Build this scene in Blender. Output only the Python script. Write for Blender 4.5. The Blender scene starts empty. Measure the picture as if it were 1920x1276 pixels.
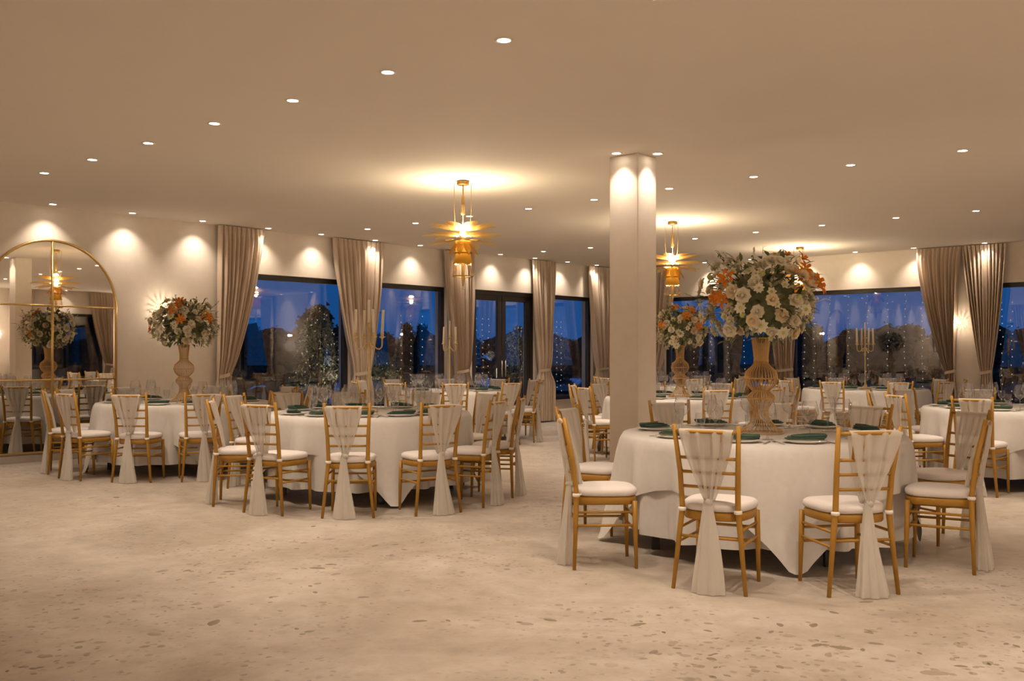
import bpy, bmesh, math, random
from mathutils import Vector, Matrix
random.seed(7)
PI = math.pi
sc = bpy.context.scene
col = sc.collection

# ------------------------------------------------------------------ camera, world, exposure
F, CX, HY, CAMZ = 1830.0, 960.0, 665.0, 1.31      # focal length and horizon in pixels of the 1920x1276 frame
CEIL = 3.15
cam_d = bpy.data.cameras.new('camera'); cam = bpy.data.objects.new('camera', cam_d); col.objects.link(cam)
cam.location = (0, 0, CAMZ); cam.rotation_euler = (PI / 2, 0, 0)
cam_d.sensor_width = 36; cam_d.lens = 36 * F / 1920
cam_d.shift_y = (HY - 638) / 1920.0
cam_d.clip_start = 0.05; cam_d.clip_end = 400
sc.camera = cam
vs = sc.view_settings
vs.view_transform = 'Standard'; vs.look = 'None'; vs.gamma = 1; vs.use_curve_mapping = False
vs.exposure = 0.54
sc.cycles.transparent_max_bounces = 40
sc.cycles.max_bounces = 10
sc.cycles.diffuse_bounces = 5
sc.cycles.caustics_reflective = False
sc.cycles.caustics_refractive = False
sc.cycles.sample_clamp_indirect = 4.0

world = bpy.data.worlds.new('dusk'); sc.world = world; world.use_nodes = True
wn = world.node_tree.nodes; wl = world.node_tree.links; wn.clear()
wo = wn.new('ShaderNodeOutputWorld'); wb = wn.new('ShaderNodeBackground')
tc = wn.new('ShaderNodeTexCoord'); sx = wn.new('ShaderNodeSeparateXYZ'); cr = wn.new('ShaderNodeValToRGB')
wl.new(tc.outputs['Generated'], sx.inputs[0]); wl.new(sx.outputs['Z'], cr.inputs[0])
wl.new(cr.outputs[0], wb.inputs['Color']); wl.new(wb.outputs[0], wo.inputs['Surface'])
cr.color_ramp.elements[0].position = 0.0; cr.color_ramp.elements[0].color = (0.008, 0.062, 0.205, 1)
cr.color_ramp.elements[1].position = 0.5; cr.color_ramp.elements[1].color = (0.004, 0.034, 0.125, 1)
wb.inputs['Strength'].default_value = 1.0

LAMP = (1.0, 0.81, 0.62)          # warm white of the lamps
SPOT_W, CHAND_W, SCONCE_W = 70.0, 56.0, 27.0

# ------------------------------------------------------------------ materials
def mat(name, color, rough=0.6, metal=0.0, noise=None, bump=0.0, bscale=60, spec=0.5, coat=0.0, sheen=0.0, stretch=None):
    m = bpy.data.materials.new(name); m.use_nodes = True
    nt = m.node_tree; b = nt.nodes['Principled BSDF']
    b.inputs['Base Color'].default_value = (*color, 1); b.inputs['Roughness'].default_value = rough
    b.inputs['Metallic'].default_value = metal; b.inputs['Specular IOR Level'].default_value = spec
    b.inputs['Coat Weight'].default_value = coat; b.inputs['Sheen Weight'].default_value = sheen
    t = nt.nodes.new('ShaderNodeTexCoord'); n = nt.nodes.new('ShaderNodeTexNoise')
    n.inputs['Scale'].default_value = bscale; n.inputs['Detail'].default_value = 3
    if stretch:
        mp = nt.nodes.new('ShaderNodeMapping'); mp.inputs['Scale'].default_value = stretch
        nt.links.new(t.outputs['Object'], mp.inputs[0]); nt.links.new(mp.outputs[0], n.inputs['Vector'])
    else:
        nt.links.new(t.outputs['Object'], n.inputs['Vector'])
    if noise:
        r = nt.nodes.new('ShaderNodeValToRGB')
        r.color_ramp.elements[0].position = 0.3; r.color_ramp.elements[0].color = (*color, 1)
        r.color_ramp.elements[1].position = 0.7; r.color_ramp.elements[1].color = (*noise, 1)
        nt.links.new(n.outputs['Fac'], r.inputs[0]); nt.links.new(r.outputs[0], b.inputs['Base Color'])
    if bump:
        bp = nt.nodes.new('ShaderNodeBump'); bp.inputs['Strength'].default_value = bump; bp.inputs['Distance'].default_value = 0.01
        nt.links.new(n.outputs['Fac'], bp.inputs['Height']); nt.links.new(bp.outputs[0], b.inputs['Normal'])
    return m

def emit(name, color, strength):
    m = bpy.data.materials.new(name); m.use_nodes = True
    nt = m.node_tree; nt.nodes.clear()
    o = nt.nodes.new('ShaderNodeOutputMaterial'); e = nt.nodes.new('ShaderNodeEmission')
    e.inputs['Color'].default_value = (*color, 1); e.inputs['Strength'].default_value = strength
    nt.links.new(e.outputs[0], o.inputs['Surface'])
    return m

def thin_glass(name, r0, tint=(1, 1, 1), rough=0.0, power=5):
    m = bpy.data.materials.new(name); m.use_nodes = True
    nt = m.node_tree; nt.nodes.clear(); N = nt.nodes.new; L = nt.links.new
    o = N('ShaderNodeOutputMaterial'); mix = N('ShaderNodeMixShader'); tr = N('ShaderNodeBsdfTransparent'); gl = N('ShaderNodeBsdfGlossy')
    tr.inputs['Color'].default_value = (*tint, 1); gl.inputs['Roughness'].default_value = rough
    lw = N('ShaderNodeLayerWeight'); lw.inputs['Blend'].default_value = 0.5
    pw = N('ShaderNodeMath'); pw.operation = 'POWER'; pw.inputs[1].default_value = power
    ma = N('ShaderNodeMath'); ma.operation = 'MULTIPLY_ADD'; ma.inputs[1].default_value = 1 - r0; ma.inputs[2].default_value = r0
    L(lw.outputs['Facing'], pw.inputs[0]); L(pw.outputs[0], ma.inputs[0]); L(ma.outputs[0], mix.inputs[0])
    L(tr.outputs[0], mix.inputs[1]); L(gl.outputs[0], mix.inputs[2]); L(mix.outputs[0], o.inputs['Surface'])
    return m

def sheer(name, color, transp, transl):
    m = bpy.data.materials.new(name); m.use_nodes = True
    nt = m.node_tree; nt.nodes.clear(); N = nt.nodes.new; L = nt.links.new
    o = N('ShaderNodeOutputMaterial'); d = N('ShaderNodeBsdfDiffuse'); t = N('ShaderNodeBsdfTranslucent'); tr = N('ShaderNodeBsdfTransparent')
    d.inputs['Color'].default_value = (*color, 1); t.inputs['Color'].default_value = (*color, 1)
    m1 = N('ShaderNodeMixShader'); m1.inputs[0].default_value = transl
    m2 = N('ShaderNodeMixShader'); m2.inputs[0].default_value = transp
    L(d.outputs[0], m1.inputs[1]); L(t.outputs[0], m1.inputs[2]); L(m1.outputs[0], m2.inputs[1]); L(tr.outputs[0], m2.inputs[2])
    tco = N('ShaderNodeTexCoord'); mp = N('ShaderNodeMapping'); mp.inputs['Scale'].default_value = (90, 90, 6); n = N('ShaderNodeTexNoise'); n.inputs['Scale'].default_value = 1
    bp = N('ShaderNodeBump'); bp.inputs['Strength'].default_value = 0.25; bp.inputs['Distance'].default_value = 0.01
    L(tco.outputs['Object'], mp.inputs[0]); L(mp.outputs[0], n.inputs['Vector']); L(n.outputs['Fac'], bp.inputs['Height'])
    L(bp.outputs[0], d.inputs['Normal']); L(m2.outputs[0], o.inputs['Surface'])
    return m

M = {}
M['wall'] = mat('warm_plaster', (0.70, 0.62, 0.53), 0.85, noise=(0.74, 0.655, 0.56), bump=0.03, bscale=9)
M['ceil'] = mat('matt_ceiling_paint', (0.78, 0.71, 0.63), 0.9, noise=(0.79, 0.72, 0.64), bscale=2)
M['skirting'] = mat('grey_stone_skirting', (0.42, 0.37, 0.32), 0.5, noise=(0.50, 0.45, 0.39), bscale=7)
M['gold'] = mat('gold_chair_paint', (0.365, 0.185, 0.024), 0.48, 0.15, noise=(0.40, 0.21, 0.030), bscale=14, spec=0.4)
M['brass'] = mat('brushed_brass', (0.62, 0.40, 0.13), 0.32, 0.85, noise=(0.66, 0.44, 0.16), bscale=30)
M['candelgold'] = mat('cream_gold_enamel', (0.62, 0.45, 0.20), 0.38, 0.35, noise=(0.66, 0.49, 0.23), bscale=20)
M['wire'] = mat('gold_wire', (0.60, 0.36, 0.13), 0.38, 0.6, noise=(0.64, 0.40, 0.15), bscale=30)
M['petalgold'] = mat('gold_leaf_metal', (0.78, 0.55, 0.18), 0.38, 0.45, noise=(0.82, 0.59, 0.21), bscale=20)
M['cushion'] = mat('white_cushion_fabric', (0.69, 0.645, 0.635), 0.9, noise=(0.72, 0.675, 0.66), bump=0.05, bscale=120)
M['linen'] = mat('white_table_linen', (0.61, 0.585, 0.56), 0.85, noise=(0.64, 0.615, 0.59), bump=0.06, bscale=25)
M['tie'] = mat('white_cord', (0.80, 0.74, 0.68), 0.9)
M['sash'] = sheer('white_chiffon', (0.78, 0.745, 0.69), 0.22, 0.38)
M['drape'] = mat('beige_drape', (0.56, 0.45, 0.35), 0.75, noise=(0.60, 0.485, 0.38), bump=0.15, bscale=1.0, spec=0.15, stretch=(40, 40, 3))
M['frame'] = mat('dark_window_frame', (0.022, 0.017, 0.015), 0.45, noise=(0.028, 0.022, 0.019), bscale=30)
M['black'] = mat('black_steel', (0.015, 0.014, 0.014), 0.45, noise=(0.02, 0.018, 0.018), bscale=30)
M['wood'] = mat('table_board', (0.35, 0.24, 0.15), 0.6, noise=(0.42, 0.30, 0.19), bscale=6)
M['china'] = mat('white_china', (0.80, 0.76, 0.70), 0.25, noise=(0.82, 0.78, 0.72), bscale=4, coat=0.3)
M['napkin'] = mat('green_napkin_cloth', (0.038, 0.075, 0.052), 0.9, noise=(0.05, 0.092, 0.066), bump=0.1, bscale=90)
M['steel'] = mat('cutlery_steel', (0.55, 0.52, 0.48), 0.25, 0.95, noise=(0.6, 0.57, 0.52), bscale=40)
M['glass'] = thin_glass('drinking_glass', 0.11, (0.96, 0.96, 0.96), 0.02, 2.0)
M['pane'] = thin_glass('window_glass', 0.145, (0.97, 0.98, 1.0), 0.0, 5)
M['mirror'] = mat('mirror_silver', (0.86, 0.84, 0.80), 0.015, 1.0, noise=(0.865, 0.845, 0.805), bscale=1)
M['candle'] = mat('ivory_wax', (0.80, 0.70, 0.52), 0.5, noise=(0.83, 0.74, 0.57), bscale=8)
M['wick'] = mat('charred_wick', (0.02, 0.018, 0.015), 0.9)
M['white_petal'] = sheer('white_petals', (0.86, 0.80, 0.64), 0.0, 0.38)
M['cream_petal'] = sheer('cream_petals', (0.85, 0.72, 0.50), 0.0, 0.35)
M['orange_petal'] = sheer('orange_petals', (0.72, 0.215, 0.03), 0.0, 0.30)
M['pistil'] = mat('yellow_green_centre', (0.52, 0.50, 0.10), 0.8, noise=(0.40, 0.42, 0.08), bscale=60)
M['bud'] = mat('pale_green_bud', (0.38, 0.38, 0.13), 0.7, noise=(0.46, 0.44, 0.18), bscale=40)
M['leaf'] = mat('dark_green_leaf', (0.085, 0.11, 0.042), 0.55, noise=(0.19, 0.20, 0.085), bscale=14)
M['sage'] = mat('pale_sage_leaf', (0.36, 0.33, 0.20), 0.7, noise=(0.46, 0.42, 0.28), bscale=14)
M['trunk'] = mat('bark', (0.05, 0.035, 0.025), 0.95, noise=(0.09, 0.065, 0.045), bump=0.4, bscale=30)
M['treeleaf'] = mat('night_foliage', (0.018, 0.024, 0.014), 0.9, noise=(0.035, 0.042, 0.022), bscale=3)
M['oliveleaf'] = mat('olive_foliage', (0.10, 0.115, 0.05), 0.8, noise=(0.20, 0.22, 0.10), bscale=6)
M['terrace'] = mat('terrace_paving', (0.20, 0.20, 0.21), 0.5, noise=(0.27, 0.27, 0.28), bscale=2)
M['water'] = mat('pool_water', (0.02, 0.07, 0.12), 0.06, 0.0, bump=0.02, bscale=3, spec=1.0)
M['lawn'] = mat('night_lawn', (0.03, 0.04, 0.025), 0.95, noise=(0.05, 0.06, 0.03), bscale=9)
M['pot'] = mat('terracotta_pot', (0.25, 0.16, 0.11), 0.8, noise=(0.32, 0.21, 0.14), bscale=12)
M['lens'] = emit('lit_downlight', (1.0, 0.86, 0.68), 14)
M['bulb'] = emit('lit_bulb', (1.0, 0.78, 0.45), 26)
M['fairy'] = emit('lit_fairy_bulb', (1.0, 0.86, 0.62), 0.55)
M['trimwhite'] = mat('white_trim_ring', (0.78, 0.70, 0.60), 0.5)
M['rodglass'] = thin_glass('amber_glass_rod', 0.22, (1.0, 0.90, 0.70), 0.1, 2.0)
M['amber'] = sheer('amber_acrylic', (0.80, 0.52, 0.13), 0.35, 0.4)
M['drum'] = sheer('gold_mesh_drum', (0.72, 0.45, 0.07), 0.04, 0.22)
M['scglass'] = sheer('frosted_glass_petal', (0.85, 0.72, 0.55), 0.25, 0.6)

def floor_material():
    m = bpy.data.materials.new('pebbled_microcement'); m.use_nodes = True
    nt = m.node_tree; N = nt.nodes.new; L = nt.links.new; b = nt.nodes['Principled BSDF']
    t = N('ShaderNodeTexCoord')
    n1 = N('ShaderNodeTexNoise'); n1.inputs['Scale'].default_value = 0.55; n1.inputs['Detail'].default_value = 5; n1.inputs['Roughness'].default_value = 0.6; n1.inputs['Distortion'].default_value = 0.8
    n2 = N('ShaderNodeTexNoise'); n2.inputs['Scale'].default_value = 5.0; n2.inputs['Detail'].default_value = 6; n2.inputs['Roughness'].default_value = 0.7
    L(t.outputs['Object'], n1.inputs['Vector']); L(t.outputs['Object'], n2.inputs['Vector'])
    r1 = N('ShaderNodeValToRGB'); e = r1.color_ramp.elements
    e[0].position = 0.36; e[0].color = (0.40, 0.34, 0.28, 1); e[1].position = 0.62; e[1].color = (0.585, 0.525, 0.46, 1)
    L(n1.outputs['Fac'], r1.inputs[0])
    r2 = N('ShaderNodeValToRGB'); e = r2.color_ramp.elements
    e[0].position = 0.3; e[0].color = (0.70, 0.685, 0.67, 1); e[1].position = 0.62; e[1].color = (1, 1, 1, 1)
    L(n2.outputs['Fac'], r2.inputs[0])
    mul = N('ShaderNodeMix'); mul.data_type = 'RGBA'; mul.blend_type = 'MULTIPLY'; mul.inputs[0].default_value = 0.8
    L(r1.outputs[0], mul.inputs[6]); L(r2.outputs[0], mul.inputs[7])
    # small embedded chips, clustered where the large noise is high
    prev = mul.outputs[2]
    for sc_, thr, lo in ((7.0, 0.20, 0.47), (14.0, 0.26, 0.44), (26, 0.30, 0.42)):
        v = N('ShaderNodeTexVoronoi'); v.inputs['Scale'].default_value = sc_; v.feature = 'F1'
        nd = N('ShaderNodeTexNoise'); nd.inputs['Scale'].default_value = sc_ * 1.4
        mx = N('ShaderNodeMix'); mx.data_type = 'RGBA'; mx.inputs[0].default_value = 0.035
        L(t.outputs['Object'], mx.inputs[6]); L(nd.outputs['Color'], mx.inputs[7]); L(t.outputs['Object'], nd.inputs['Vector'])
        L(mx.outputs[2], v.inputs['Vector'])
        cmp_ = N('ShaderNodeMapRange'); cmp_.inputs['From Min'].default_value = thr + 0.03; cmp_.inputs['From Max'].default_value = thr - 0.03
        L(v.outputs['Distance'], cmp_.inputs['Value'])
        nm = N('ShaderNodeTexNoise'); nm.inputs['Scale'].default_value = 0.8; nm.inputs['Detail'].default_value = 4; nm.inputs['Roughness'].default_value = 0.65
        off = N('ShaderNodeVectorMath'); off.operation = 'ADD'; off.inputs[1].default_value = (13.7, 4.2, 0)
        L(t.outputs['Object'], off.inputs[0]); L(off.outputs[0], nm.inputs['Vector'])
        mr = N('ShaderNodeMapRange'); mr.inputs['From Min'].default_value = lo; mr.inputs['From Max'].default_value = lo + 0.14
        L(nm.outputs['Fac'], mr.inputs['Value'])
        cs = N('ShaderNodeSeparateColor'); L(v.outputs['Color'], cs.inputs[0])
        mr2 = N('ShaderNodeMapRange'); mr2.inputs['From Min'].default_value = 0.45; mr2.inputs['From Max'].default_value = 0.95
        L(cs.outputs[0], mr2.inputs['Value'])
        p1 = N('ShaderNodeMath'); p1.operation = 'MULTIPLY'; L(cmp_.outputs[0], p1.inputs[0]); L(mr.outputs[0], p1.inputs[1])
        p2 = N('ShaderNodeMath'); p2.operation = 'MULTIPLY'; L(p1.outputs[0], p2.inputs[0]); L(mr2.outputs[0], p2.inputs[1])
        p3 = N('ShaderNodeMath'); p3.operation = 'MULTIPLY'; p3.inputs[1].default_value = 0.75; L(p2.outputs[0], p3.inputs[0])
        m2 = N('ShaderNodeMix'); m2.data_type = 'RGBA'; m2.inputs[7].default_value = (0.20, 0.155, 0.115, 1)
        L(p3.outputs[0], m2.inputs[0]); L(prev, m2.inputs[6]); prev = m2.outputs[2]
    L(prev, b.inputs['Base Color'])
    b.inputs['Roughness'].default_value = 0.42; b.inputs['Specular IOR Level'].default_value = 0.35
    bp = N('ShaderNodeBump'); bp.inputs['Strength'].default_value = 0.12; bp.inputs['Distance'].default_value = 0.01
    L(n2.outputs['Fac'], bp.inputs['Height']); L(bp.outputs[0], b.inputs['Normal'])
    return m
M['floor'] = floor_material()
M['chip'] = mat('brown_pebble', (0.20, 0.155, 0.115), 0.5, noise=(0.27, 0.215, 0.165), bscale=30)
M['chip2'] = mat('pale_pebble', (0.30, 0.245, 0.19), 0.5, noise=(0.36, 0.30, 0.235), bscale=30)

# ------------------------------------------------------------------ mesh helpers
class MB:
    """collects boxes, tubes, lathes and grids; build() links them as ONE mesh object"""
    def __init__(s): s.v = []; s.f = []; s.sm = []
    def add(s, vs, fs, smooth=True):
        o = len(s.v); s.v += [tuple(p) for p in vs]; s.f += [tuple(i + o for i in f) for f in fs]; s.sm += [smooth] * len(fs); return s
    def box(s, lo, hi, M4=None):
        x0, y0, z0 = lo; x1, y1, z1 = hi
        vs = [Vector(p) for p in ((x0,y0,z0),(x1,y0,z0),(x1,y1,z0),(x0,y1,z0),(x0,y0,z1),(x1,y0,z1),(x1,y1,z1),(x0,y1,z1))]
        if M4: vs = [M4 @ p for p in vs]
        return s.add(vs, [(0,3,2,1),(4,5,6,7),(0,1,5,4),(1,2,6,5),(2,3,7,6),(3,0,4,7)], False)
    def tube(s, pts, rad, n=8, caps=True):
        pts = [Vector(p) for p in pts]; k = len(pts)
        rad = rad if isinstance(rad, (list, tuple)) else [rad] * k
        vs = []; up = None
        for i, p in enumerate(pts):
            d = (pts[min(i + 1, k - 1)] - pts[max(i - 1, 0)]).normalized()
            if up is None:
                up = Vector((0, 0, 1)) if abs(d.z) < 0.9 else Vector((0, 1, 0))
            a = d.cross(up).normalized(); b = a.cross(d).normalized(); up = b
            for j in range(n):
                t = 2 * PI * j / n; vs.append(p + a * (rad[i] * math.cos(t)) + b * (rad[i] * math.sin(t)))
        fs = [(i*n+j, i*n+(j+1)%n, (i+1)*n+(j+1)%n, (i+1)*n+j) for i in range(k-1) for j in range(n)]
        s.add(vs, fs, True)
        if caps:
            o = len(s.v) - k * n
            s.f.append(tuple(o + j for j in reversed(range(n)))); s.sm.append(False)
            s.f.append(tuple(o + (k-1)*n + j for j in range(n))); s.sm.append(False)
        return s
    def lathe(s, prof, n=24, c=(0, 0, 0), smooth=True):
        vs = [(c[0] + r*math.cos(2*PI*j/n), c[1] + r*math.sin(2*PI*j/n), c[2] + z) for r, z in prof for j in range(n)]
        k = len(prof)
        return s.add(vs, [(i*n+j, i*n+(j+1)%n, (i+1)*n+(j+1)%n, (i+1)*n+j) for i in range(k-1) for j in range(n)], smooth)
    def grid(s, fn, nu, nv, closed=False, smooth=True):
        vs = [fn(i/nu, j/nv) for j in range(nv+1) for i in range(nu if closed else nu+1)]
        w = nu if closed else nu + 1
        fs = [(j*w+i, j*w+(i+1)%w, (j+1)*w+(i+1)%w, (j+1)*w+i) for j in range(nv) for i in range(nu)]
        return s.add(vs, fs, smooth)
    def mesh(s, name, m):
        me = bpy.data.meshes.new(name); me.from_pydata(s.v, [], s.f)
        me.polygons.foreach_set('use_smooth', s.sm); me.update()
        bm = bmesh.new(); bm.from_mesh(me); bmesh.ops.recalc_face_normals(bm, faces=bm.faces); bm.to_mesh(me); bm.free()
        me.materials.append(m)
        return me
    def build(s, name, m, parent=None):
        return link(name, s.mesh(name, m), parent)

def link(name, data, parent=None, loc=None, rot=None):
    o = bpy.data.objects.new(name, data); col.objects.link(o)
    if parent: o.parent = parent
    if loc is not None: o.location = loc
    if rot is not None: o.rotation_euler = rot
    return o

def tag(o, label=None, cat=None, group=None, kind=None):
    if label: o['label'] = label
    if cat: o['category'] = cat
    if group: o['group'] = group
    if kind: o['kind'] = kind
    return o

def thing(name, label, cat, loc=(0, 0, 0), rz=0, group=None):
    o = bpy.data.objects.new(name, None); col.objects.link(o)
    o.empty_display_size = 0.1; o.location = loc; o.rotation_euler = (0, 0, rz)
    return tag(o, label, cat, group)

def copy_tree(o, loc=None, rz=None, parent=None, kids=None):
    c = o.copy(); col.objects.link(c)
    if parent: c.parent = parent
    if loc is not None: c.location = loc
    if rz is not None: c.rotation_euler = (0, 0, rz)
    for ch in list(o.children): copy_tree(ch, parent=c)
    return c

def lamp(name, kind, parent, loc, energy, radius=0.03, size=90, blend=0.8, rot=(0, 0, 0), color=LAMP):
    d = bpy.data.lights.new(name, kind); d.energy = energy; d.color = color; d.shadow_soft_size = radius
    if kind == 'SPOT': d.spot_size = math.radians(size); d.spot_blend = blend
    o = bpy.data.objects.new(name, d); col.objects.link(o); o.location = loc; o.rotation_euler = rot
    if parent: o.parent = parent
    return o

def ordinal(i):
    return ['first','second','third','fourth','fifth','sixth','seventh','eighth','ninth','tenth','eleventh','twelfth','thirteenth','fourteenth','fifteenth','sixteenth'][i]

# ------------------------------------------------------------------ survey: pixel rays met with the planes of the room
def on_plane(px, py, z):
    d = F * (CAMZ - z) / (py - HY); return Vector(((px - CX) / F * d, d, z))
def at(px, d, z=0.0): return Vector(((px - CX) / F * d, d, z))

C = on_plane(1165, 505, CEIL); C.z = 0
La = on_plane(0, 377, CEIL); Ra = on_plane(1920, 453, CEIL)
uL = (La - C); uL.z = 0; uL.normalize()
uR = (Ra - C); uR.z = 0; uR.normalize()
nL = Vector((-uL.y, uL.x, 0));  nL = nL if nL.dot(-C) > 0 else -nL
nR = Vector((-uR.y, uR.x, 0));  nR = nR if nR.dot(-C) > 0 else -nR
LEN_L, LEN_R = 21.5, 16.0
def wall_s(px, u, n, off=0.0):
    o = C + n * off; q = (px - CX) / F            # X = q*Y on the ray
    return (q * o.y - o.x) / (u.x - q * u.y)
sL = lambda px, off=0.0: wall_s(px, uL, nL, off)
sR = lambda px, off=0.0: wall_s(px, uR, nR, off)

class WallFrame:
    def __init__(s, o, u, n): s.o, s.u, s.n = o, u, n
    def p(s, a, w, z): q = s.o + s.u * a + s.n * w; return Vector((q.x, q.y, z))
WL = WallFrame(C, uL, nL); WR = WallFrame(C, uR, nR)
cL = C + uL * LEN_L; cR = C + uR * LEN_R; cB = cL + uR * LEN_R
WB = WallFrame(cL, uR, -nR); WN = WallFrame(cR, uL, -nL)

def wbox(mb, W, a0, a1, w0, w1, z0, z1):
    vs = [W.p(a, w, z) for z in (z0, z1) for a, w in ((a0, w0), (a1, w0), (a1, w1), (a0, w1))]
    return mb.add(vs, [(0,3,2,1),(4,5,6,7),(0,1,5,4),(1,2,6,5),(2,3,7,6),(3,0,4,7)], False)

def build_wall(name, W, length, ops, ext0=0.0, ext1=0.0):
    mb = MB(); a = -ext0
    for (s0, s1, z0, z1) in sorted(ops):
        wbox(mb, W, a, s0, 0, -0.3, 0, CEIL)
        if z0 > 0.01: wbox(mb, W, s0, s1, 0, -0.3, 0, z0)
        wbox(mb, W, s0, s1, 0, -0.3, z1, CEIL); a = s1
    wbox(mb, W, a, length + ext1, 0, -0.3, 0, CEIL)
    return tag(mb.build(name, M['wall']), kind='structure')

HEAD, SILL = 2.50, 0.42
opsL = [(sL(657), sL(420), SILL, HEAD), (sL(838), sL(690), SILL, HEAD), (sL(1003), sL(885), 0.0, HEAD), (sL(1112), sL(1022), SILL, HEAD)]
e6 = sR(1848)
opsR = [(sR(1246), sR(1458), SILL, HEAD), (sR(1482), sR(1778), SILL, HEAD), (e6, 11.0, SILL, HEAD), (13.4, 15.3, SILL, HEAD)]
opsB = [(1.2, 3.4, SILL, HEAD), (6.0, 8.4, SILL, HEAD), (10.6, 13.6, SILL, HEAD)]
opsN = [(0.9, 3.2, SILL, HEAD), (4.3, 6.75, SILL, HEAD), (9.0, 11.4, SILL, HEAD)]
build_wall('wall_left', WL, LEN_L, opsL, 0.3, 0.3)
build_wall('wall_right', WR, LEN_R, opsR, 0.0, 0.3)
build_wall('wall_back', WB, LEN_R, opsB, 0.0, 0.3)
build_wall('wall_near', WN, LEN_L, opsN, 0.0, 0.0)

def slab(name, z0, z1, m, grow=0.3):
    ctr = (C + cB) / 2
    pts = [C, cL, cB, cR]; pts = [p + (p - ctr).normalized() * grow for p in pts]
    vs = [(p.x, p.y, z) for z in (z0, z1) for p in pts]
    return tag(MB().add(vs, [(0,1,2,3),(4,5,6,7),(0,1,5,4),(1,2,6,5),(2,3,7,6),(3,0,4,7)], False).build(name, m), kind='structure')
floor = slab('floor', -0.12, 0.0, M['floor'])
slab('ceiling', CEIL, CEIL + 0.2, M['ceil'])

# baseboards, interrupted at the doors
mb = MB(); d0, d1 = opsL[2][0], opsL[2][1]
wbox(mb, WL, 0, d0, 0, 0.015, 0, 0.09); wbox(mb, WL, d1, LEN_L, 0, 0.015, 0, 0.09)
tag(mb.build('baseboard_left', M['skirting']), kind='structure')
tag(wbox(MB(), WR, 0, LEN_R, 0, 0.015, 0, 0.09).build('baseboard_right', M['skirting']), kind='structure')

# pillar
P0 = on_plane(1196, 286, CEIL); P0.z = 0
pa = -uR * 0.315; pb = -uL * 0.30
vs = []
for z in (0, CEIL):
    vs += [P0 + Vector((0,0,z)), P0 + pa + Vector((0,0,z)), P0 + pa + pb + Vector((0,0,z)), P0 + pb + Vector((0,0,z))]
pil = MB().add(vs, [(0,1,2,3),(4,5,6,7),(0,1,5,4),(1,2,6,5),(2,3,7,6),(3,0,4,7)], False).build('pillar', M['wall'])
bv = pil.modifiers.new('soft_edges', 'BEVEL'); bv.width = 0.008; bv.segments = 2
tag(pil, kind='structure')

# windows
def bar(W, name, m, parent, *rects):
    mb = MB()
    for r in rects: wbox(mb, W, *r)
    return mb.build(name, m, parent)
wi = 0
def window(W, op, mull=()):
    global wi; wi += 1
    s0, s1, z0, z1 = op; t = 0.075; a, b = -0.07, -0.15
    fr = bar(W, 'window_%d' % wi, M['frame'], None, (s0, s0 + t, a, b, z0, z1), (s1 - t, s1, a, b, z0, z1), (s0 + t, s1 - t, a, b, z1 - t, z1), (s0 + t, s1 - t, a, b, z0, z0 + t))
    tag(fr, kind='structure')
    cuts = [s0 + t] + [s0 + (s1 - s0) * q for q in mull] + [s1 - t]
    for k in range(len(cuts) - 1):
        bar(W, 'pane', M['pane'], fr, (cuts[k], cuts[k+1], -0.105, -0.117, z0 + t, z1 - t))
    for q in mull:
        x = s0 + (s1 - s0) * q; bar(W, 'mullion', M['frame'], fr, (x - 0.03, x + 0.03, a, b, z0 + t, z1 - t))
    bar(W, 'sill', M['skirting'], fr, (s0 - 0.03, s1 + 0.03, 0.03, -0.3, z0 - 0.03, z0))
for k in (0, 1, 3): window(WL, opsL[k])
for k in range(4): window(WR, opsR[k])
for k in range(3): window(WB, opsB[k])
for k in range(3): window(WN, opsN[k])

def glazed_door(W, op):
    s0, s1, z0, z1 = op; t = 0.08
    fr = bar(W, 'door_1', M['frame'], None, (s0, s0 + t, -0.05, -0.15, z0, z1), (s1 - t, s1, -0.05, -0.15, z0, z1), (s0 + t, s1 - t, -0.05, -0.15, z1 - t, z1), (s0 + t, s1 - t, -0.05, -0.15, 0.0, 0.03))
    tag(fr, kind='structure')
    mid = (s0 + s1) / 2
    for a0, a1, hx in ((s0 + t, mid - 0.008, mid - 0.05), (mid + 0.008, s1 - t, mid + 0.05)):
        q = 0.10
        lf = bar(W, 'door_leaf', M['frame'], fr, (a0, a0 + q, -0.07, -0.13, 0.03, z1 - t), (a1 - q, a1, -0.07, -0.13, 0.03, z1 - t), (a0 + q, a1 - q, -0.07, -0.13, z1 - t - q, z1 - t), (a0 + q, a1 - q, -0.07, -0.13, 0.03, 0.15))
        bar(W, 'pane', M['pane'], lf, (a0 + q, a1 - q, -0.095, -0.107, 0.15, z1 - t - q))
        h = MB(); h.tube([W.p(hx, -0.07, 1.05), W.p(hx, -0.02, 1.05)], 0.010)
        h.tube([W.p(hx, -0.02, 0.9), W.p(hx, -0.02, 1.2)], 0.012); h.build('handle', M['steel'], lf)
glazed_door(WL, opsL[2])

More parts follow.
